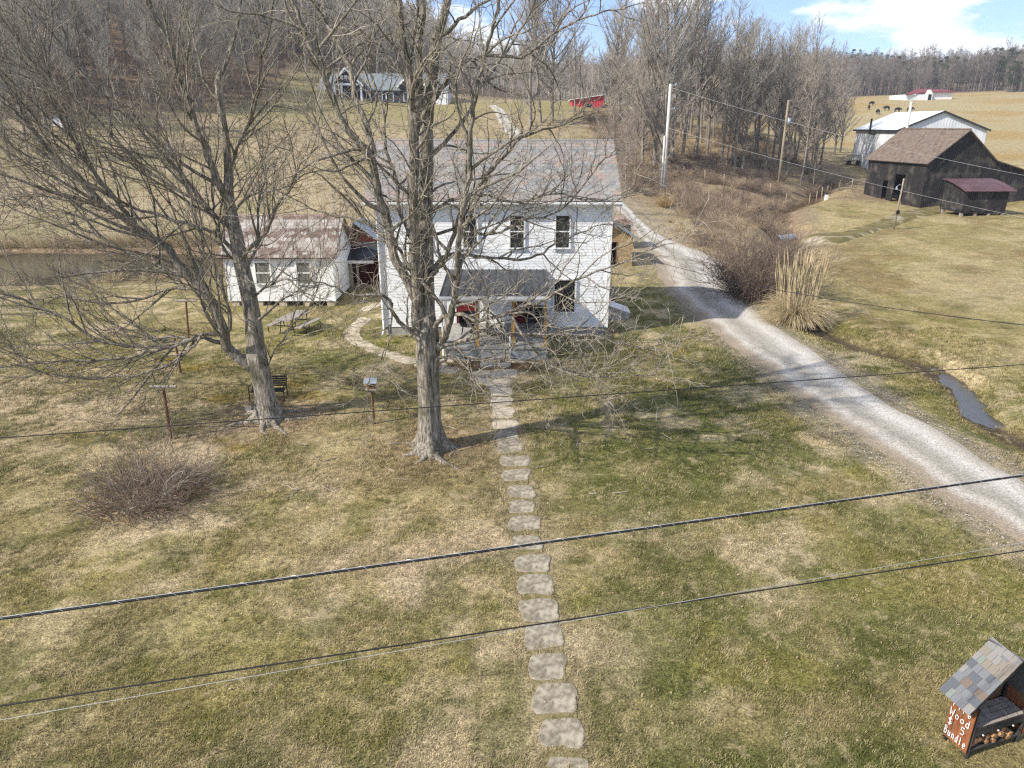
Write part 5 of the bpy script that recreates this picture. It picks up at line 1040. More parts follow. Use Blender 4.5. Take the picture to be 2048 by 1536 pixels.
def far_tree(seed, h, twm, nb=16):
    r = random.Random(seed); pts = wander(r, Vector((0, 0, -1)), UP, h, 5, .05, .02); b = [(pts, [.2, .17, .13, .1, .06, .03])]
    for i in range(nb):
        t = .3 + .7 * (i + r.random()) / nb; j = min(4, int(t * 5)); p = pts[j].lerp(pts[j + 1], t * 5 - j); a = r.uniform(0, 6.28); el = R(r.uniform(30, 65)); L_ = h * .3 * (1.2 - .8 * t)
        q = wander(r, p, Vector((math.cos(a) * math.cos(el), math.sin(a) * math.cos(el), math.sin(el))), L_, 4, .12, .1); b.append((q, [.06, .05, .04, .03, .02]))
        for k in range(9): jj = r.randrange(1, 4); b.append((wander(r, q[jj], side_dir(r, (q[jj + 1] - q[jj]).normalized(), 20, 65, .4), L_ * r.uniform(.3, .6), 2, .2, .08), [.035, .03, .02]))
    V, Fq = tubes_arr(b, 3); return npmesh('far_tree', V, Fq, twm)
def pine_mesh(seed, h):
    r = random.Random(seed); t = MB(); t.tube([(0, 0, -1), (0, 0, h * .95)], [.2, .04], 5, 1)
    cl = [(Vector((r.uniform(-1, 1) * h * .16 * (1.15 - f), r.uniform(-1, 1) * h * .16 * (1.15 - f), h * (.3 + .68 * f))), r.uniform(.8, 1.7) * (1.25 - .6 * f)) for f in [r.random() for _ in range(16)]]
    for c, cr_ in cl:
        for i in range(55): p = c + rvec(r) * cr_ * r.uniform(.5, 1); p.z = c.z + (p.z - c.z) * .6; u, v = rvec(r) * .34, rvec(r) * .34; t.add([p - u, p + u * .6 + v * .4, p + v], [(0, 1, 2)], 0)
    return t.mesh('pine', [M['pine'], M['bark2']])
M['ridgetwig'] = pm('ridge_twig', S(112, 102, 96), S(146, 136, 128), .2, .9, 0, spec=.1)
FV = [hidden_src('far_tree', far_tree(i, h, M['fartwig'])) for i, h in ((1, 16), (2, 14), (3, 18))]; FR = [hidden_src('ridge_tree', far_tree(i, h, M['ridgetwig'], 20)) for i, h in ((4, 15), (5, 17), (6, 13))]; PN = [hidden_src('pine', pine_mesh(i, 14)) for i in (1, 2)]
P_ = list(later)
for i in range(6000):
    x, y = r.uniform(-230, 75), r.uniform(150, 300)
    inl = x < -24 and y > 150; inm = y > 185 and x >= -24
    if (inl or inm) and abs(x) < y * .78 + 10 and r.random() < (.55 if inl else .3): P_.append((x, y))
P_ = np.array(P_); n = len(P_)
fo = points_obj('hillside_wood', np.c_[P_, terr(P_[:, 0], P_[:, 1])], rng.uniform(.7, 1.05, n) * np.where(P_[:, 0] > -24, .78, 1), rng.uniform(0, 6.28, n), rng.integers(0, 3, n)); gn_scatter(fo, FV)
tag(fo, 'dense grey bare wood covering the hill on the left', 'wood', kind='stuff')
n = 9000; x = rng.uniform(40, 480, n); y = 350 + 370 * rng.random(n) ** 2.0; k = (x > .10 * y) & (x < .84 * y) & (y > 357 + 8 * np.sin(x * .05)) & ~((y < 372) & (np.abs(x / y - .59) < .05)); x, y = x[k], y[k]; n = len(x)
pz = fbm(x, y, .02, 3, 40) + .26 * sstep(.58, .68, x / y) + .10 * sstep(540, 600, y); isp = (pz > .57) & (rng.random(n) < .5)
fo = points_obj('ridge_wood', np.c_[x, y, terr(x, y)], rng.uniform(.6, 1.1, n) * (.6 + .9 * fbm(x, y, .03, 3, 66)), rng.uniform(0, 6.28, n), np.where(isp, rng.integers(3, 5, n), rng.integers(0, 3, n))); gn_scatter(fo, FR + PN)
tag(fo, 'far wooded ridge of bare trees and dark pines beyond the pasture', 'wood', kind='stuff')

# ================================================================== SHRUBS AND GRASSES
def twig_dome(seed, rx, h, n, tw, wig=.25, mat='brush', droop=.0, kids=3, base=.5):
    r = random.Random(seed); b = []
    for i in range(n):
        a = r.uniform(0, 6.28); d = r.random() ** .5 * rx * base; p = Vector((d * math.cos(a), d * math.sin(a), -.05)); a2 = a + r.uniform(-.7, .7); el = R(r.uniform(25, 85)); L_ = h * r.uniform(.6, 1.2)
        q = wander(r, p, Vector((math.cos(a2) * math.cos(el), math.sin(a2) * math.cos(el), math.sin(el))), L_, 6, wig, -droop); b.append((q, [tw * (1.2 - .7 * k / 6) for k in range(7)]))
        for k in range(kids): j = r.randrange(2, 6); b.append((wander(r, q[j], side_dir(r, (q[j + 1] - q[j]).normalized(), 25, 70, .3), L_ * r.uniform(.2, .45), 3, wig * 1.2, -droop), [tw * .7, tw * .6, tw * .5, tw * .4]))
    V, Fq = tubes_arr(b, 3); return npmesh('stems', V, Fq, M[mat])
def leaf_scatter(seed, rx, ry, n, sz, mat, z=.03):
    r = random.Random(seed); mb = MB()
    for i in range(n):
        a = r.uniform(0, 6.28); d = r.random() ** .6; p = Vector((d * math.cos(a) * rx, d * math.sin(a) * ry, z + r.uniform(0, .05))); u, v = rvec(r) * sz, rvec(r) * sz; u.z *= .4; v.z *= .4
        mb.add([p - u, p + v * .6, p + u, p - v * .6], [(0, 1, 2, 3)])
    return mb.mesh('fallen_leaves', M[mat])
c0 = G(292, 1000); bu = empty('brush_bush', c0, 'low tangled bare bush on the lawn with brown leaves at its foot', 'bush', rz=0); bu.scale = (.88, .88, .88)
link('stems', twig_dome(3, 1.5, 1.35, 330, .0065, .34, 'bushtwig', .06, 5, .85), bu); link('long_stems', twig_dome(9, 1.0, 2.2, 34, .008, .16, 'bushtwig', .02, 5, .5), bu); link('fallen_leaves', leaf_scatter(4, 1.8, 1.3, 900, .045, 'litter'), bu)
link('curved_stems', twig_dome(19, 1.1, 1.7, 40, .012, .30, 'twig', .09, 3, .9), bu)
for c in bu.children: c['kind'] = 'stuff'
c0 = G(1512, 592); bu = empty('lane_bush', c0, 'big rounded bare brown bush at the lane bend beside pampas grass', 'bush', rz=0)
link('stems', twig_dome(13, 2.0, 3.6, 420, .013, .26, 'bushtwig', .02, 6, .75), bu); link('fallen_leaves', leaf_scatter(14, 2.2, 1.6, 500, .06, 'litter'), bu)
for c in bu.children: c['kind'] = 'stuff'
# pampas grass: arching leaves and upright dead stalks
c0 = G(1590, 642); pg = empty('pampas_grass', c0, 'straw coloured pampas grass clump with tall pale plumes beside the lane', 'ornamental grass', rz=0)
r = random.Random(6); lv, st, pl = [], [], []
for i in range(1500):
    a = r.uniform(0, 6.28); d = r.random() * .5; p = Vector((d * math.cos(a), d * math.sin(a), 0)); a += r.uniform(-.4, .4); L_ = r.uniform(1.1, 2.05); el = R(r.uniform(48, 84)); dd = Vector((math.cos(a) * math.cos(el), math.sin(a) * math.cos(el), math.sin(el))); q = [p]
    for k in range(7): dd = (dd + Vector((0, 0, -.27)) + rvec(r) * .05).normalized(); p = p + dd * L_ / 7; p.z = max(p.z, .03); q.append(p)
    lv.append((q, [.011 * (1 - .7 * k / 7) for k in range(8)]))
for i in range(105):
    a = r.uniform(0, 6.28); d = r.random() ** .5 * .8; p = Vector((d * math.cos(a), d * math.sin(a), 0)); dd = Vector((math.cos(a) * .16 * d + r.uniform(-.05, .05), math.sin(a) * .12 * d, 1)).normalized(); L_ = r.uniform(2.2, 3.7) * (1 - .12 * d); q = wander(r, p, dd, L_, 5, .055, 0)
    st.append((q, [.013, .013, .012, .011, .009, .006])); t = (q[-1] - q[-2]).normalized(); pl.append(([q[-2], q[-2].lerp(q[-1], .4), q[-1], q[-1] + t * .2], [.009, .018, .015, .003]))
for nm, l, m in (('arching_leaves', lv, 'straw'), ('stalks', st, 'straw'), ('plumes', pl, 'straw')):
    V, Fq = tubes_arr(l, 3); o = link(nm, npmesh(nm, V, Fq, M[m]), pg); o['kind'] = 'stuff'
# bramble bank, reeds and rough grass, too many stems to count
SHB = [hidden_src('bramble', twig_dome(20 + i, .9, 1.5, 70, .010, .3, m, .04, 4)) for i, m in enumerate(('brush', 'brush', 'bushtwig'))]; TUS = [hidden_src('tussock', twig_dome(30 + i, .35, .9, 60, .009, .12, 'straw', .10, 0)) for i in range(2)]
n = 2600; x = rng.uniform(8, 54, n); y = rng.uniform(50, 128, n); dg = seg_dist(x, y, GULLY); ld_ = seg_dist(x, y, LC)
k = ((dg < 10) & (y > 50) | (y > 74) & (x > 12)) & (x < .56 * y) & (ld_ > 3.4) & ~((x > 26.6 + (y - 70) * .35) & (y < 96)) & ~((x > 42) & (y < 125)) & (rng.random(n) < .6)
k &= ~((y > 98) & (rng.random(n) < .5)); x, y = x[k], y[k]; n = len(x)
vid = np.where(rng.random(n) < sstep(72, 60, y) * .65 + .15, rng.integers(3, 5, n), rng.integers(0, 3, n)); o = points_obj('bramble_undergrowth', np.c_[x, y, terr(x, y)], rng.uniform(.45, 1.15, n), rng.uniform(0, 6.28, n), vid); gn_scatter(o, SHB + TUS)
tag(o, 'brown bramble and dead weeds covering the creek bank', 'undergrowth', kind='stuff')
a = rng.uniform(0, 6.283, 1500); q = rng.uniform(.98, 1.25, 1500); x = POND[0] + POND[2] * q * np.cos(a); y = POND[1] + POND[3] * q * np.sin(a) + 1.5 * (np.sin(a) > 0); k = (np.sin(a) > .05) | (rng.random(1500) < .08); x, y = x[k], y[k]; n = len(x)
o = points_obj('pond_reeds', np.c_[x, y, terr(x, y)], rng.uniform(.7, 1.5, n), rng.uniform(0, 6.28, n), rng.integers(0, 3, n)); gn_scatter(o, TUS + [TUS[0]]); tag(o, 'pale dead reeds along the far pond bank', 'reeds', kind='stuff')
n = 5000; x = rng.uniform(-60, 12, n); y = rng.uniform(46, 118, n); k = (np.hypot((x - POND[0]) / POND[2], (y - POND[1]) / POND[3]) > 1.3) & (np.abs(x) < y * .75) & ~((x > -8) & (x < 8) & (y < 50)) & (seg_dist(x, y, LC) > 3); x, y = x[k], y[k]; n = len(x)
GT = [hidden_src('field_tuft', twig_dome(40 + i, .3, .32, 50, .008, .12, 'straw', .12, 0)) for i in range(2)]
o = points_obj('field_grass', np.c_[x, y, terr(x, y)], rng.uniform(.5, 1.2, n), rng.uniform(0, 6.28, n), rng.integers(0, 2, n)); gn_scatter(o, GT); tag(o, 'rough dead grass on the rising field behind the house', 'grass', kind='stuff')
p = T(1328, 415); o = link('grass_clump', twig_dome(50, .5, 1.6, 260, .010, .10, 'strawdark', .03, 0), None, p); tag(o, 'tall golden grass clump at the foot of the white utility pole', 'grass clump')

# ================================================================== POLES, WIRES, FENCE
def sag_line(a, b, sag, n=40):
    return [a.lerp(b, i / n) - Vector((0, 0, 4 * sag * (i / n) * (1 - i / n))) for i in range(n + 1)]
def upole(name, px, py, topx, topy, r0, mat, label, cat='pole'):
    p = T(px, py); top = A(topx, topy, p.y); e = empty(name, p, label, cat)
    MB().tube([p - Vector((0, 0, .4)), p.lerp(top, .5), top], [r0, r0 * .85, r0 * .7], 10).build('shaft', M[mat], e, True); return e, p, top
up, pb, ptop = upole('utility_pole', 1326, 392, 1341, 168, .19, 'pole', 'tall whitish utility pole beside golden grass at the lane', 'utility pole')
q = pb.lerp(ptop, .55); MB().tube([pb + Vector((-.26, -.1, -.2)), q + Vector((-.26, -.1, 0))], .10, 8).build('conduit', M['pole'], up, True)
for f in (.985, .88, .78):
    q = pb.lerp(ptop, f); MB().tube([q + Vector((.1, -.1, 0)), q + Vector((.5, -.25, .1))], .035, 6).build('bracket', M['galv'], up); MB().tube([q + Vector((.5, -.25, .02)), q + Vector((.5, -.25, .28))], [.08, .05], 8).build('insulator', M['galv'], up)
w1 = ptop
p2, pb2, pt2 = upole('utility_pole', 1556, 376, 1577, 200, .17, 'polebrown', 'grey wooden pole with hanging transformer among the creek belt trees', 'utility pole')
q = pb2.lerp(pt2, .76); MB().tube([q + Vector((.3, -.2, -.45)), q + Vector((.3, -.2, .45))], .24, 12).build('transformer', M['galv'], p2, True)
MB().tube([q + Vector((.1, -.05, .2)), q + Vector((.2, -.15, .2))], .04, 6).build('bracket', M['galv'], p2)
MB().tube([pt2 + Vector((0, -.1, -.3)), pt2 + Vector((.35, -.2, .05))], .03, 6).build('bracket', M['galv'], p2)
p = A(1813, 262, 104); p.z = tz(p.x, 104); e = empty('leaning_pole', p, 'bare weathered pole leaning up between barn and metal shed', 'pole'); top = A(1823, 203, 104)
MB().tube([p - Vector((0, 0, .3)), p.lerp(top, .5), top], [.24, .21, .17], 9).build('shaft', M['pole'], e, True); MB().tube([top - Vector((0, 0, .4)), top + Vector((.5, -.1, -.2))], .04, 6).build('bracket', M['galv'], e)
le, lb, lt = upole('lamp_post', 1787, 459, 1808, 357, .10, 'polebrown', 'thin leaning wooden lamp post on the grass before the barn', 'lamp post')
q = lb.lerp(lt, .86); MB().tube([q, q + Vector((-.35, -.15, .12)), q + Vector((-.6, -.2, -.02))], .03, 6).build('arm', M['galv'], le); MB().tube([q + Vector((-.6, -.2, 0)), q + Vector((-.6, -.2, -.3))], [.05, .12], 10).build('lamp_head', M['galv'], le)
MB().box(lb.lerp(lt, .3).x - .12, lb.lerp(lt, .3).x + .12, lb.y - .25, lb.y - .09, 1.25, 1.6).build('meter_box', M['black'], le)
def wire(name, pts, r_, mat, label, k=5):
    return tag(MB().tube(pts, r_, k).build(name, M[mat], None, True), label, 'wire')
ZC = 5.6
def street(pa, pb_, z, r_, mat, label, sag=.0, ext=1.6):
    a, b = G(*pa, z), G(*pb_, z); d = b - a; return wire('overhead_wire', sag_line(a - d * ext, b + d * ext, sag), r_, mat, label)
street((0, 876), (2048, 729), ZC + .3, .006, 'wire', 'single thin overhead wire crossing in front of both tree trunks')
street((0, 1412), (2048, 1101), ZC + .6, .0048, 'wire', 'thin black overhead wire, upper of the close pair nearest the camera')
street((0, 1440), (2048, 1085), ZC + .62, .0016, 'wirepale', 'pale hair-thin overhead wire crossing the closest pair')
a, b = G(0, 1238, ZC), G(2048, 951, ZC); d = b - a; a, b = a - d * 1.6, b + d * 1.6
cb_ = empty('telephone_cable', a.lerp(b, .5), 'thick black telephone cable wrapped with lashing wire across the lawn', 'cable')
L_ = sag_line(a, b, .0, 30); MB().tube(L_, .0105, 8).build('cable', M['wire'], cb_, True); MB().tube([p + Vector((0, 0, .0145)) for p in L_], .003, 5).build('messenger_wire', M['wirepale'], cb_, True)
hl_ = []; dn = (b - a).normalized(); u = dn.orthogonal().normalized(); v = dn.cross(u); nn = 1500
for i in range(nn): t = i / (nn - 1); an = t * (b - a).length / .16 * 6.283 / 1; hl_.append(a.lerp(b, t) + Vector((0, 0, .006)) + (u * math.cos(i * 1.2566) + v * math.sin(i * 1.2566)) * .015)
MB().tube(hl_, .0016, 3).build('lashing_wire', M['wirepale'], cb_)
def catenary(name, A0, px, sag, r_, mat, label): wire(name, sag_line(A0, px, sag), r_, mat, label)
catenary('overhead_wire', ptop - Vector((0, 0, .3)), A(2180, 375, 60), .6, .012, 'wirepale', 'pale wire from the utility pole top running over the barn roof')
catenary('overhead_wire', pb.lerp(ptop, .62), A(2180, 462, 60), .5, .012, 'wirepale', 'pale lower wire from utility pole passing before the barn doors')
catenary('service_wire', Vector((XR + .05, YF + 4, 3.6)), G(2250, 672, 5.6), .5, .009, 'wire', 'dark service wire running from farmhouse side wall over the lane')
FP = [(1367, 356), (1409, 365), (1447, 372), (1489, 377), (1571, 411), (1618, 409), (1632, 406), (1643, 398), (1653, 392), (1661, 386), (1678, 381), (1703, 380), (1540, 392)]; FP.sort()
r = random.Random(3); fpm = {}
pm_ = MB().tube([(0, 0, -.3), (.02, 0, .6), (.01, .01, 1.3)], [.075, .07, .062], 7).mesh('fence_post', M['polebrown'], True)
FPP = []
for i, (px, py) in enumerate(FP):
    p = T(px, py); FPP.append(p); o = link('fence_post', pm_, None, p, (r.uniform(-.06, .06), r.uniform(-.06, .06), r.uniform(0, 6))); o.scale = (1, 1, r.uniform(.9, 1.15)); tag(o, ORD[i] + ' weathered fence post along the brushy gully, counting from the utility pole', 'fence post', 'fence posts by the gully')
p = T(1652, 400); mt = empty('white_marker_post', p, 'short white marker post with dark cap at the gully edge', 'post'); MB().box(p.x - .18, p.x + .18, p.y - .15, p.y + .15, p.z - .1, p.z + .6).build('post', M['white'], mt); MB().tube([p + Vector((0, 0, .6)), p + Vector((0, 0, .85))], .08, 8).build('cap', M['black'], mt)
# culvert pipe under the farm track
p = T(1570, 486); cu = empty('culvert_pipe', p, 'grey corrugated culvert pipe poking from the bank behind the bush', 'pipe'); d = Vector((-.8, -.55, 0)).normalized(); n = 40
MB().tube([p + Vector((.9, .6, .28)) + d * (2.4 * i / n) for i in range(n + 1)], [.42 + (.025 if i % 2 else 0) for i in range(n + 1)], 16, cap=False).build('pipe', M['galv'], cu)
MB().tube([p + Vector((.9, .6, .28)) + d * (2.38 * i / 6) for i in range(7)], .38, 14, cap=False).build('pipe_lining', M['dark'], cu)
# rusty cart by the metal shed
p = T(1702, 330); ct_ = empty('hay_cart', p, 'small rusty railed cart parked at the corner of the metal shed', 'cart')
MB().box(p.x - 1.1, p.x + 1.1, p.y - .6, p.y + .6, p.z + .55, p.z + .68).build('bed', M['rust'], ct_)
for i in range(7): MB().box(p.x - 1.05 + i * .34, p.x - .98 + i * .34, p.y - .6, p.y - .54, p.z + .681, p.z + 1.5).build('rail_post', M['greywood'], ct_)
MB().box(p.x - 1.1, p.x + 1.1, p.y - .64, p.y - .601, p.z + 1.3, p.z + 1.45).build('rail', M['greywood'], ct_)
for dx in (-.7, .7): MB().tube([(p.x + dx, p.y - .72, p.z + .35), (p.x + dx, p.y - .6, p.z + .35)], .36, 14).build('wheel', M['black'], ct_)
MB().box(p.x + 1.6, p.x + 1.61, p.y, p.y + .01, p.z + .3, p.z + .31)
# cows
def cow_mesh():
    V = [(-.75, 0, 1.15), (-.35, 0, 1.12), (.1, 0, 1.1), (.55, 0, 1.15), (.85, 0, 1.2), (1.1, 0, 1.05), (1.35, 0, .8), (1.55, 0, .66), (-.7, .2, .75), (-.78, .2, .42), (-.72, .2, 0), (-.7, -.2, .75), (-.78, -.2, .42), (-.72, -.2, 0), (.6, .2, .7), (.62, .2, .38), (.62, .2, 0), (.6, -.2, .7), (.62, -.2, .38), (.62, -.2, 0), (-.9, 0, 1.1), (-.95, 0, .6), (1.36, .16, .92), (1.36, -.16, .92)]
    E = [(0, 1), (1, 2), (2, 3), (3, 4), (4, 5), (5, 6), (6, 7), (0, 8), (8, 9), (9, 10), (0, 11), (11, 12), (12, 13), (3, 14), (14, 15), (15, 16), (3, 17), (17, 18), (18, 19), (0, 20), (20, 21), (6, 22), (6, 23)]
    Rr = [.32, .37, .40, .38, .27, .18, .15, .09] + [.15, .075, .06] * 2 + [.13, .07, .06] * 2 + [.05, .035, .04, .04]
    me = bpy.data.meshes.new('cow'); me.from_pydata(V, E, []); o = bpy.data.objects.new('cow', me); col.objects.link(o); md = o.modifiers.new('skin', 'SKIN')
    for i, sv in enumerate(me.skin_vertices[0].data): sv.radius = (Rr[i], Rr[i]); sv.use_root = (i == 0)
    o.modifiers.new('sub', 'SUBSURF').levels = 1
    dg_ = bpy.context.evaluated_depsgraph_get(); em = bpy.data.meshes.new_from_object(o.evaluated_get(dg_)); bpy.data.objects.remove(o); em.materials.clear(); em.materials.append(M['cow']); em.polygons.foreach_set('use_smooth', [True] * len(em.polygons)); return em
cm = cow_mesh()
CL = ['black cow grazing at the left edge of the herd by the trees', 'black cow seen end-on, topmost of the herd', 'black cow standing lowest of the herd, facing away', 'black cow standing side-on in the middle of the herd', 'black cow grazing just above the metal shed roof', 'black cow half hidden behind the metal shed ridge']
for (px, py, rz), lb_ in zip(((1737, 220, 1.2), (1742, 212, .3), (1755, 229, 1.5), (1773, 222, 3.3), (1794, 225, .2), (1819, 224, .1)), CL):
    p = T(px, py); o = link('cow', cm, None, p, (0, 0, rz)); tag(o, lb_, 'cow', 'black cows in the far pasture')

# ================================================================== YARD THINGS
def tpost(px, py, topy, cx0, cx1, cy_, label):
    p = G(px, py); p.z = tz(p.x, p.y); e = empty('clothesline_post', p, label, 'post', 'clothesline posts'); tp = A((cx0 + cx1) / 2, cy_, p.y); tp = Vector((tp.x, p.y, tp.z))
    MB().tube([p - Vector((0, 0, .2)), tp], .045, 8).build('upright', M['rust2'], e); xa_, xb_ = A(cx0, cy_, p.y), A(cx1, cy_, p.y)
    MB().tube([(xa_.x, p.y, xa_.z + .03), (xb_.x, p.y, xb_.z + .03)], .045, 8).build('crossbar', M['greywood'], e)
    for f in (.1, .9): q = xa_.lerp(xb_, f); MB().tube([(q.x, p.y, q.z + .06), (q.x, p.y, q.z + .12)], .012, 5).build('hook', M['black'], e)
M['rust2'] = pm('rusty_pipe', S(84, 56, 44), S(124, 88, 70), 6, .85, .2)
tpost(342, 878, 775, 300, 353, 775, 'rusty T-shaped clothesline post nearest the bush'); tpost(362, 748, 676, 326, 372, 676, 'rusty T-shaped clothesline post behind the low branches, middle one'); tpost(377, 680, 600, 352, 392, 603, 'rusty T-shaped clothesline post nearest the pond')
p = G(748, 848); p.z = tz(p.x, p.y); e = empty('bird_feeder', p, 'grey bird feeder with pitched roof on a wooden post', 'bird feeder'); ft = A(748, 757, p.y).z
MB().tube([p - Vector((0, 0, .2)), Vector((p.x, p.y, ft - .32))], .045, 8).build('post', M['brownwood'], e)
MB().box(p.x - .11, p.x + .11, p.y - .11, p.y + .11, ft - .32, ft - .1).build('box', M['brownwood'], e); MB().box(p.x - .17, p.x + .17, p.y - .17, p.y + .17, ft - .345, ft - .321).build('tray', M['greywood'], e)
b = MB(); b.slab([(p.x - .2, p.y - .2, ft - .1), (p.x + .2, p.y - .2, ft - .1), (p.x + .2, p.y, ft + .02), (p.x - .2, p.y, ft + .02)], .02); b.slab([(p.x + .2, p.y + .2, ft - .1), (p.x - .2, p.y + .2, ft - .1), (p.x - .2, p.y + .002, ft + .02), (p.x + .2, p.y + .002, ft + .02)], .02); b.build('roof', M['galv'], e)
MB().tube([(p.x, p.y - .112, ft - .2), (p.x, p.y - .106, ft - .2)], .035, 10).build('entrance_hole', M['dark'], e)
# picnic table
c0 = G(587, 631, .75); pt = empty('picnic_table', (c0.x, c0.y, tz(c0.x, c0.y)), 'weathered grey picnic table with bent pipe legs by the white outbuilding', 'picnic table', rz=-.28)
for i in range(5): MB().box(-.36 + i * .147, -.36 + i * .147 + .138, -.95, .95, .72, .76).build('table_plank', M['greywood'], pt)
for sx in (-1, 1):
    for i in range(2): x = sx * .74 + (i - .5) * .15; MB().box(x - .07, x + .07, -.95, .95, .42, .455).build('bench_plank', M['greywood'], pt)
for y in (-.62, .62):
    b = MB()
    for sx in (-1, 1):
        b.tube([(sx * .28, y, .71), (sx * .32, y, .3), (sx * .40, y, .02)], .022, 7); b.tube([(sx * .3, y, .40), (sx * .62, y, .40), (sx * .9, y, .40), (sx * .99, y, .34), (sx * 1.0, y, .2), (sx * .96, y, .02)], .022, 7)
    b.tube([(-.3, y, .40), (.3, y, .40)], .022, 7); b.tube([(-.34, y, .70), (.34, y, .70)], .022, 7); b.build('leg_frame', M['black'], pt, True)
# garden bench behind the forked tree
c0 = G(532, 806); bn = empty('garden_bench', (c0.x, c0.y + .35, tz(c0.x, c0.y)), 'black metal garden bench half hidden behind the forked tree trunk', 'bench', rz=.06); bn.scale = (.86, .86, .80)
for i in range(5): MB().box(-.66, .66, -.25 + i * .1, -.25 + i * .1 + .075, .42, .445).build('seat_slat', M['black'], bn)
for i in range(5): MB().box(-.66, .66, .27 + i * .03, .29 + i * .03, .5 + i * .09, .57 + i * .09).build('back_slat', M['black'], bn)
for sx in (-1, 1):
    x = sx * .68; MB().tube([(x, .24, .42), (x, .44, .98)], .022, 6).build('back_post', M['black'], bn); MB().tube([(x, -.26, .42), (x, -.28, .64), (x, -.1, .67), (x, .34, .66)], .022, 6).build('armrest', M['black'], bn)
    MB().tube([(x, -.26, .43), (x, -.3, 0)], .022, 6).build('leg', M['black'], bn); MB().tube([(x, .24, .43), (x, .34, 0)], .022, 6).build('leg', M['black'], bn)
for i, (px, py) in enumerate(((503, 826), (512, 832), (497, 820), (520, 828))):
    p = G(px, py); o = link('rock', stone_mesh(.14 + .03 * i, .1, .07, 700 + i, M['stonepink']), None, (p.x, p.y, tz(p.x, p.y)), (0, 0, i)); tag(o, 'pale rock lying at the foot of the forked tree', 'rock', 'rocks by the forked tree')
for i, (px, py) in enumerate(((872, 744), (884, 739), (893, 746), (905, 738), (878, 752))):
    p = G(px - 4, py - 14); o = link('rock', stone_mesh(.13 + .03 * (i % 3), .09, .08, 720 + i, M['stonepink']), None, (p.x, p.y, tz(p.x, p.y)), (0, 0, i)); tag(o, 'pale edging rock in the flower bed before the porch', 'rock', 'edging rocks by the porch')
# fallen sticks on the worn lawn
r = random.Random(77)
for i in range(26):
    px, py = r.uniform(560, 1000), r.uniform(840, 1010)
    if i > 15: px, py = r.uniform(1060, 1400), r.uniform(800, 1000)
    p = G(px, py); p.z = tz(p.x, p.y) + .025; L_ = r.uniform(.2, .7); a = r.uniform(0, 3.14); q = wander(r, p, Vector((math.cos(a), math.sin(a), 0)), L_, 4, .3, 0)
    for v in q: v.z = tz(v.x, v.y) + r.uniform(.02, .05)
    tag(MB().tube(q, [.014, .014, .012, .01, .006], 5).build('fallen_stick', M['twig']), 'bleached stick fallen on the lawn from the trees', 'stick', 'fallen sticks')

# ------------------------------------------------------------------ firewood stand with painted sign
gA_, gB_ = G(1883, 1479), G(1928, 1520)                      # far and near foot of the sign side
wdir = (gB_ - gA_); wdir.z = 0; W_ = wdir.length; wdir.normalize(); ndir = Vector((-wdir.y, wdir.x, 0)).normalized()      # ndir points into the stand
if ndir.x < 0: ndir = -ndir
fs = empty('firewood_stand', gB_ + ndir * .55, 'small steep roofed firewood stand with orange price sign at the lawn corner', 'stand')
def fp(u, n, z): return gA_ + wdir * u + ndir * n + Vector((0, 0, z))           # u from far to near, n into the stand, z up
SW = 1.12
def fslab(quad, th, name, mat, par=fs): return MB().slab([fp(*q) for q in quad], th).build(name, mat, par)
zl = .93; nb_ = 4; sgn = empty('x') if 0 else None
panel = fslab([(0, .03, .13), (0, .03, zl), (W_, .03, zl), (W_, .03, .13)], .02, 'sign_panel', M['dark'])
for i in range(nb_): fslab([(W_ * i / nb_ + .003, .0, .12), (W_ * i / nb_ + .003, .0, zl + .01), (W_ * (i + 1) / nb_ - .003, .0, zl + .01), (W_ * (i + 1) / nb_ - .003, .0, .12)], -.02, 'sign_board', M['sign'], panel)
for u in (0.02, W_ - .02):
    for n_ in (.05, SW - .05): MB().tube([fp(u, n_, -.05), fp(u, n_, zl + (.0))], .028, 4).build('leg', M['blackwood'], fs)
fslab([(0, SW, .13), (W_, SW, .13), (W_, SW, zl), (0, SW, zl)], .03, 'right_panel', M['sign'])
for i in range(6): zt_ = zl + .78 * (1 - abs(i - 2.5) / 2.9) - .12; fslab([(-.01, .03 + i * .177, .1), (-.01, .2 + i * .177, .1), (-.01, .2 + i * .177, zt_), (-.01, .03 + i * .177, zt_)], .02, 'back_board', M['brownwood'])
for i in range(4): fslab([(.02 + i * W_ / 4, .05, .56), (.01 + (i + 1) * W_ / 4, .05, .56), (.01 + (i + 1) * W_ / 4, SW - .03, .56), (.02 + i * W_ / 4, SW - .03, .56)], .025, 'shelf_board', M['greywood'])
fslab([(W_ + .012, .04, .44), (W_ + .012, SW, .44), (W_ + .012, SW, .575), (W_ + .012, .04, .575)], .022, 'shelf_edge', M['blackwood'])
fslab([(.0, .04, .16), (W_, .04, .16), (W_, SW - .03, .16), (.0, SW - .03, .16)], .03, 'floor_board', M['blackwood'])
ec, rc = (A(1881, 1375, gA_.y + .08), A(1941, 1429, gB_.y - .06)), (A(1985, 1274, gA_.y + .10), A(2047, 1324, gB_.y - .04))
roofq = [ec[0], ec[1], rc[1], rc[0]]
ra_, rb2 = (rc[0] + rc[1]) / 2, (ec[0] + ec[1]) / 2
nrm = (roofq[1] - roofq[0]).cross(roofq[3] - roofq[0]).normalized(); nrm = -nrm if nrm.z < 0 else nrm
rfo = MB().prism([q - nrm * .022 for q in roofq], nrm * -.022).build('roof', M['blackwood'], fs)
mir = lambda p: p + ndir * (2 * ((ra_ - p).dot(ndir)))
MB().prism([mir(q) for q in roofq], Vector((nrm.x * .02, nrm.y * .02, -.012))).build('far_roof', SH[1], fs)
r = random.Random(9); e0, e1, t0_, t1_ = ec[0], ec[1], rc[0], rc[1]; rows = 8
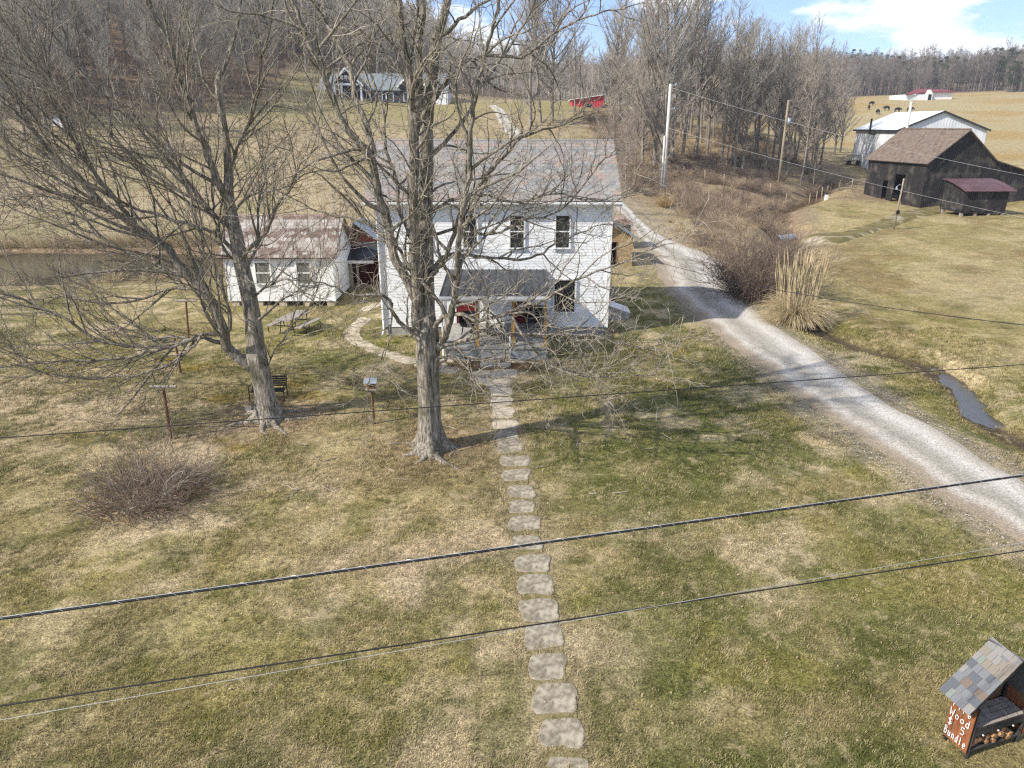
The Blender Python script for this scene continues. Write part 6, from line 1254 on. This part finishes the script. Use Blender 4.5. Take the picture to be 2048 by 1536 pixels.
for i in range(rows):
    j = 0.0
    while j < 1:
        wj = r.uniform(.13, .30); j2 = min(1, j + wj); 
        if 1 - j2 < .08: j2 = 1
        f0, f1 = i / rows - (.015 if i else .03), (i + 1) / rows + .02
        L0 = lambda f, g: (e0.lerp(t0_, f)).lerp(e1.lerp(t1_, f), g); hgt = nrm * (.012 + .004 * r.random()); lo_ = nrm * .002
        qd = [L0(f0, j + .004) + hgt, L0(f0, j2 - .004) + hgt, L0(min(1.0, f1), j2 - .004) + lo_, L0(min(1.0, f1), j + .004) + lo_]
        MB().prism(qd, nrm * -.006).build('shingle', SH[r.choice((0, 0, 1, 1, 2, 3, 4, 5) if i < 5 else (5, 5, 2, 0, 2, 3))], rfo); j = j2
for j in range(4):
    L1 = lambda g: t0_.lerp(t1_, g); d = (t0_ - e0).normalized() * -.11; qd = [L1(j / 4 + .01) + d + nrm * .012, L1((j + 1) / 4 - .01) + d + nrm * .012, L1((j + 1) / 4 - .01) + nrm * .016, L1(j / 4 + .01) + nrm * .016]
    MB().prism(qd, nrm * -.006).build('ridge_shingle', SH[5], rfo)
# hand painted letters as strokes: u across the board (0..1), v up (0..1) in a cell
GL = {'F': [[(0, 0), (0, 1), (.8, 1)], [(0, .55), (.6, .55)]], 'i': [[(.3, 0), (.3, .6)], [(.3, .8), (.3, .85)]], 'r': [[(.1, 0), (.1, .6)], [(.1, .4), (.35, .6), (.7, .58)]], 'e': [[(.05, .3), (.75, .33), (.7, .55), (.4, .65), (.1, .5), (.05, .25), (.3, 0), (.7, .08)]],
      'W': [[(0, 1), (.2, 0), (.5, .65), (.75, 0), (1, 1)]], 'o': [[(.4, .6), (.08, .42), (.12, .1), (.45, 0), (.75, .15), (.75, .45), (.4, .6)]], 'd': [[(.7, .55), (.3, .62), (.05, .3), (.25, 0), (.6, .05), (.72, .3)], [(.72, 1), (.72, 0)]],
      '$': [[(.8, .85), (.4, .95), (.12, .75), (.3, .55), (.65, .45), (.8, .25), (.5, .05), (.1, .12)], [(.46, 1.15), (.46, -.15)]], '5': [[(.8, 1), (.2, 1), (.15, .58), (.55, .62), (.85, .38), (.65, .05), (.1, .03)]],
      'B': [[(.1, 0), (.1, 1), (.6, .97), (.75, .78), (.5, .55), (.1, .52)], [(.5, .55), (.85, .38), (.7, .05), (.1, 0)]], 'u': [[(.08, .6), (.1, .15), (.35, 0), (.65, .15), (.7, .6)], [(.7, .6), (.72, 0)]], 'n': [[(.1, 0), (.1, .6)], [(.1, .42), (.4, .62), (.68, .45), (.7, 0)]], 'l': [[(.3, 0), (.3, 1)]]}
mb = MB()
def write(txt, u0, u1, zlo, hgt, gap=1.0):
    cw_ = (u1 - u0) / len(txt)
    for i, ch in enumerate(txt):
        if ch == ' ': continue
        for st_ in GL[ch]:
            pts = [fp(u0 + cw_ * (i + .12 + a * .72), -.0235, zlo + b_ * hgt) for a, b_ in st_]; mb.tube(pts, .0056, 5)
write('Fire', W_ * .12, W_ * .92, .735, .13); write('Wood', W_ * .06, W_ * .95, .56, .135); write('$ 5', W_ * .05, W_ * .85, .385, .13); write('Bundle', W_ * .02, W_ * .98, .19, .14)
mb.build('lettering', M['paint'], panel)
for i in range(13):
    u = r.uniform(.05, .12); n_ = .14 + (i % 7) * .125 + r.uniform(-.02, .02); z = .165 + .045 + (.10 if i >= 7 else 0); Lg = W_ - u + r.uniform(-.06, .03); an0 = r.uniform(0, 6)
    P3 = [fp(u, n_ + math.cos(an0 + k * 1.2566) * .05 * r.uniform(.7, 1.1), z + math.sin(an0 + k * 1.2566) * .045) for k in range(5)]
    tag(MB().prism(P3, wdir * Lg + ndir * r.uniform(-.04, .04)).build('firewood_log', M['logwood']), 'split firewood log stacked on the floor of the stand', 'log', 'firewood logs in the stand')
for n_ in (.2, .5, .8): MB().tube([fp(W_ + .034, n_, .45), fp(W_ + .04, n_, .46)], .012, 8).build('screw_cap', M['paint'], fs)

# ------------------------------------------------------------------ thin winter haze
hm = bpy.data.materials.new('haze'); hm.use_nodes = True; t = hm.node_tree; t.nodes.clear(); o_ = t.nodes.new('ShaderNodeOutputMaterial'); v_ = t.nodes.new('ShaderNodeVolumePrincipled')
v_.inputs['Color'].default_value = (.80, .88, 1.0, 1); v_.inputs['Density'].default_value = .00026; t.links.new(v_.outputs[0], o_.inputs['Volume'])
tag(MB().box(-960, 1060, -75, 1560, float(GZ.min()) - 1, float(GZ.max()) + 28).build('haze', hm), 'thin pale haze filling the valley air', 'haze', kind='stuff')
